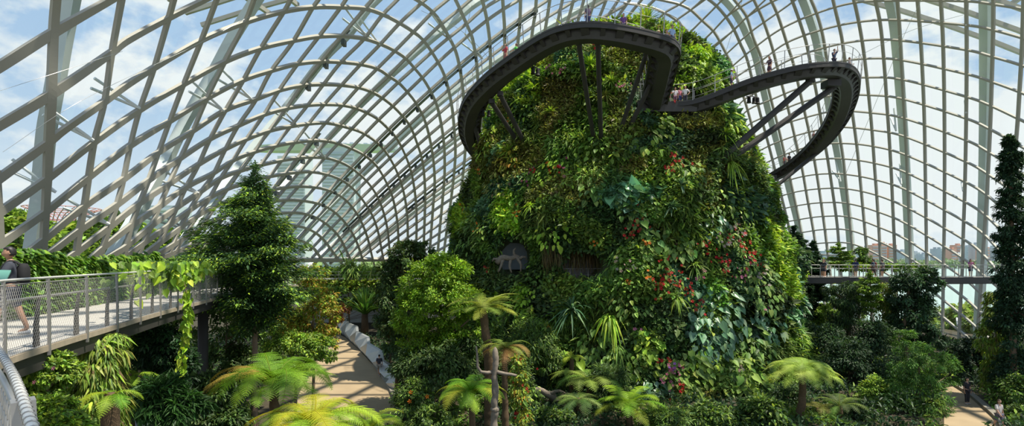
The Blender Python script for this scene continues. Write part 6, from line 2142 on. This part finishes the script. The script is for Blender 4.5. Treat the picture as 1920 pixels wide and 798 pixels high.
    if hair in ('long', 'tail'):
        ln = .26 if hair == 'long' else .2
        r = bmesh.ops.create_uvsphere(bm, u_segments=12, v_segments=10, radius=1)
        for v in r['verts']:
            x, y, z = v.co
            v.co = rot @ Vector((x * (.075 if hair == 'long' else .035), y * .045 - .07 - (.03 if hair == 'tail' else 0), z * ln * .6 - .11)) + hc
    for f in bm.faces: f.smooth = True
    m_ = bpy.data.meshes.new('hair'); bm.to_mesh(m_); bm.free(); m_.materials.append(M[hairm])
    o = bpy.data.objects.new('hair', m_); COL.objects.link(o); o.parent = root
    sd = o.modifiers.new('thick', 'SOLIDIFY'); sd.thickness = .012; sd.offset = -1
    if hat:
        mb = MB(); lathe(mb, hc + Vector((0, 0, .05)), [(.15, 0), (.155, .012), (.098, .02), (.094, .08), (.06, .105), (.0, .108)], 18); hb = mb.build('cap', cloth(hat), root, True)
    if pack:
        mb = MB()
        lathe(mb, (0, -.20, .99), [(.06, 0), (.125, .04), (.14, .18), (.13, .34), (.08, .42), (.0, .43)], 16)
        mb.v = [v * np.array([1.05, .78, 1]) + np.array([0, -.03, 0]) for v in mb.v]
        bp_ = mb.build('backpack', cloth(pack), root, True)
        for s in (-1, 1):
            mb = MB()
            q = spline(np.array([[s * .09, -.14, 1.40], [s * .11, -.02, 1.475], [s * .115, .10, 1.38], [s * .12, .12, 1.22], [s * .13, .02, 1.06], [s * .1, -.15, 1.03]]), n=16)
            sweep(mb, q, rect(.045, -.006, .006), unit(q - np.array([0, 0, 1.22])))
            mb.build('strap', cloth(pack), bp_)
    return root


D2 = math.radians
# the visitor on the near walkway, seen from the side
pz = EYE - 1.5
px_ = P(20, 487, 10.6)
person('person in dark tee, navy shorts and black backpack on the near walkway', (px_[0], px_[1], pz), D2(126), 1.74, ('fwd', 'down'), 'walk', (.045, .05, .065), (.022, .028, .055), 'shorts', (.45, .46, .48), 'fringe', pack=(.014, .014, .015), skinm='skin_tan', head_yaw=D2(6))


def on_path(path, px, off=0.0, first=True):
    """a spot on a walkway in a given picture column"""
    q = PX0 + path[:, 0] / path[:, 1] * F
    k = np.where(np.diff(np.sign(q - px)) != 0)[0]
    i = k[0 if first else -1] if len(k) else int(np.argmin(abs(q - px)))
    t = tangents(path)
    s = unit(np.cross(t, UPN))[i]
    return path[i] + s * off + UPN * .03


def face(a, to):
    return math.atan2(-(to[0] - a[0]), to[1] - a[1])


CAMP = (0, 0)
tl, tr_ = path_l, path_r
hi = [  # path, picture column, offset, first crossing, look, rest
    (tl, 1097, .0, False, 20, dict(label='person in dark patterned top standing at the top of the left loop', arms=('down', 'rail'), shirt=(.10, .07, .12), low=(.05, .06, .14), style='trousers', female=True, hair='long')),
    (tl, 962, .3, False, 60, dict(label='person in bright green top on the left loop of the high walkway', arms=('rail', 'down'), shirt=(.10, .42, .08), low=(.25, .2, .16), hairm='hair_brown')),
    (tl, 955, -.4, False, 120, dict(label='person in red top beside the one in green on the left loop', arms=('down', 'phone'), shirt=(.45, .06, .08), low=(.3, .12, .1), style='skirt', female=True, hair='long')),
    (tl, 893, .2, False, 150, dict(label='person in white top on the far left bend of the high walkway', arms=('rail', 'rail'), shirt=(.7, .68, .64), low=(.3, .3, .34))),
    (tl, 1167, .2, False, 170, dict(label='person in purple top by the plants behind the top railing', arms=('down', 'down'), shirt=(.12, .05, .2), low=(.05, .05, .1), h=1.45, hair='long', female=True)),
    (tl, 1246, -.5, False, 200, dict(label='person in light blue shirt at the corner of the left loop', arms=('down', 'hip'), shirt=(.30, .42, .62), low=(.06, .07, .12), style='trousers')),
    (tl, 1254, -.1, False, 190, dict(label='person in grey shirt second from the corner of the left loop', arms=('phone', 'phone'), shirt=(.42, .38, .36), low=(.05, .06, .12), style='trousers')),
    (tl, 1259, .45, True, 250, dict(label='person in white shirt with hat at the outer corner of the left loop', arms=('rail', 'down'), shirt=(.62, .60, .58), low=(.03, .03, .04), style='trousers', hat=(.5, .42, .25))),
    (tr_, 1252, .2, True, 190, dict(label='person in orange top at the left of the railing at the walkway junction', arms=('rail', 'rail'), shirt=(.45, .22, .15), low=(.1, .08, .08), h=1.4, female=True, hair='long')),
    (tr_, 1266, .1, True, 175, dict(label='person in white top second along the junction railing', arms=('down', 'rail'), shirt=(.66, .62, .64), low=(.2, .1, .14), h=1.5)),
    (tr_, 1278, -.2, True, 200, dict(label='person in pink top third along the junction railing', arms=('down', 'down'), shirt=(.50, .16, .20), low=(.06, .08, .2), female=True, hair='long')),
    (tr_, 1293, -.1, True, 160, dict(label='person in white shirt at the right of the junction railing', arms=('hip', 'down'), shirt=(.68, .66, .64), low=(.06, .06, .08), style='trousers')),
    (tr_, 1377, .1, True, 250, dict(label='person in blue shirt and white hat on the near side of the right loop', arms=('rail', 'down'), shirt=(.26, .32, .55), low=(.05, .05, .09), hat=(.7, .7, .7))),
    (tr_, 1449, .1, True, 110, dict(label='person in dark dress on the near side of the right loop', arms=('down', 'rail'), shirt=(.08, .04, .06), low=(.08, .04, .06), style='skirt', female=True, hair='long', hairm='hair_brown')),
    (tr_, 1570, -.1, True, 200, dict(label='person in dark top raising a phone at the tip of the right loop', arms=('up', 'phone'), shirt=(.03, .05, .10), low=(.03, .03, .05), style='trousers')),
    (tr_, 1584, .35, True, 260, dict(label='person in white and red at the outer tip of the right loop', arms=('rail', 'down'), shirt=(.62, .5, .46), low=(.45, .06, .06), h=1.5, hairm='hair_brown')),
    (tr_, 1527, -.2, False, 200, dict(label='person in brick red top on the descending far side of the right loop', arms=('down', 'down'), shirt=(.32, .12, .10), low=(.06, .06, .08))),
    (tr_, 1468, -.1, False, 210, dict(label='person in coral top lowest on the far side of the right loop', arms=('rail', 'down'), shirt=(.55, .16, .14), low=(.1, .1, .14))),
    (tr_, 1477, .2, False, 200, dict(label='person in black top behind the coral one on the right loop', arms=('down', 'down'), shirt=(.03, .03, .04), low=(.03, .03, .04), style='trousers')),
]
for pth_, px, off, first, look, kw in hi:
    c = on_path(pth_, px, off, first)
    kw.setdefault('h', 1.62)
    person(loc=tuple(c), yaw=D2(look), skinm='skin_tone' if px % 2 else 'skin_tan', **kw)

lv = [
    (1546, .5, 150, dict(label='person in black with a rucksack seen from behind on the right walkway', arms=('down', 'down'), shirt=(.025, .03, .04), low=(.03, .03, .04), pack=(.02, .02, .025))),
    (1557, -.3, 100, dict(label='person in dark long dress beside the one with a rucksack on the right walkway', arms=('down', 'rail'), shirt=(.05, .05, .07), low=(.05, .05, .07), style='skirt', female=True, hair='long')),
    (1611, .2, 320, dict(label='person in navy shirt walking on the right walkway', arms=('down', 'swing'), legs='walk', shirt=(.03, .04, .11), low=(.14, .13, .12))),
    (1642, .3, 40, dict(label='person in dark clothes facing left on the right walkway', arms=('fwd', 'down'), shirt=(.03, .05, .08), low=(.05, .03, .03), style='trousers', legs='walk')),
    (1649, -.4, 330, dict(label='person in dark red top among plants on the right walkway', arms=('down', 'down'), shirt=(.20, .05, .06), low=(.08, .05, .06), female=True, hair='long')),
    (1671, -.7, 20, dict(label='person half hidden by plants at the right of the walkway group', arms=('down', 'down'), shirt=(.05, .05, .06), low=(.05, .05, .06), h=1.62)),
    (1818, .5, 175, dict(label='person in purple pink top holding a camera to the face on the right walkway', arms=('phone', 'phone'), shirt=(.34, .09, .24), low=(.03, .03, .06), female=True, hair='long')),
]
for px, off, look, kw in lv:
    c = on_path(pr, px, off)
    kw.setdefault('h', 1.66)
    person(loc=tuple(c), yaw=D2(look), **kw)

fl_ = [
    (711, 705, 2, dict(label='person in dark shirt and grey shorts walking away along the left path', arms=('fwd', 'down'), legs='walk', shirt=(.03, .035, .05), low=(.26, .25, .23))),
    (1813, 758, 190, dict(label='person in black in the shade on the right path', arms=('down', 'down'), shirt=(.03, .03, .035), low=(.03, .03, .035), style='trousers')),
    (1873, 808, 185, dict(label='person in white top coming along the right path at the bottom edge', arms=('down', 'fwd'), legs='walk', shirt=(.62, .55, .50), low=(.10, .10, .14), female=True, hair='long', hairm='hair_brown')),
]
for px, py, look, kw in fl_:
    x, y = gp_(px, py)
    person(loc=(x, y, .045), yaw=D2(look), h=1.68, **kw)
for px, py, Y, look, kw in ((222, 722, 17.5, 30, dict(label='person in light blue shirt glimpsed below the near walkway', shirt=(.38, .48, .62), low=(.08, .08, .1))), (232, 750, 16.5, 60, dict(label='person in purple clothes glimpsed between ferns below the near walkway', shirt=(.24, .12, .30), low=(.2, .1, .28), style='trousers', female=True, hair='long'))):
    c = P(px, py, Y)
    zf = c[2] - 1.35
    root = thing('stair_landing', 'grey landing slab among the ferns under the near walkway' if px == 222 else 'lower grey landing slab among the ferns under the near walkway', 'landing', (c[0], c[1], zf - .1))
    mb = MB(); box(mb, (c[0], c[1], zf - .06), (1.3, 1.3, .12)); part(mb, 'slab', M['concrete'], root)
    mb = MB(); tube(mb, np.array([[c[0], c[1], 0], [c[0], c[1], zf * .5], [c[0], c[1], zf - .1]]), .18, 8); part(mb, 'pillar', M['concrete'], root, True)
    person(loc=(c[0], c[1], zf), yaw=D2(look), **kw)


# repeats share a group
from collections import defaultdict
_GN = {'person': 'visitors in the conservatory', 'tree_fern': 'tree ferns', 'fern': 'ferns', 'dark_shrub': 'dark shrubs in the beds', 'green_shrub': 'green shrubs in the beds', 'flowering_plant': 'flowers on the mountain face',
       'heart_leaf_plant': 'large leaved plants on the mountain face', 'leaf_clump': 'leaf clumps on the mountain face', 'spiky_rosette': 'spiky rosettes on the mountain', 'bromeliad': 'strappy rosettes on the mountain', 'agave': 'agaves on the mountain',
       'strap_fern': 'hanging strap ferns on the mountain', 'cycad': 'cycads', 'conifer': 'conifers', 'garden_tree': 'garden trees outside the glass', 'shore_tree': 'shore trees outside the glass', 'spotlight': 'spotlights under the high walkway',
       'cloud_walkway': 'loops of the high walkway', 'treetop_walkway': 'level walkways', 'tower': 'tall towers beyond the far end', 'steel_tree': 'steel trees outside', 'understorey_shrub': 'shrubs at the foot of the mountain',
       'columnar_tree': 'columnar trees on the right', 'broadleaf_tree': 'broadleaf trees left of the mountain', 'hedge': 'hedges of the far terrace', 'trailing_climber': 'trailing climbers on the right', 'monkey_puzzle_tree': 'tiered pines by the right walkway',
       'young_tree': 'young trees by the right walkway', 'stair_landing': 'landings under the near walkway'}
_by = defaultdict(list)
for o in COL.objects:
    if o.parent is None and o.type in ('EMPTY', 'MESH') and not o.get('kind'):
        _by[o.name.split('.')[0]].append(o)
for nm, os_ in _by.items():
    if len(os_) > 1:
        for o in os_:
            if not o.get('group'):
                o['group'] = _GN.get(nm, nm.replace('_', ' ') + 's')
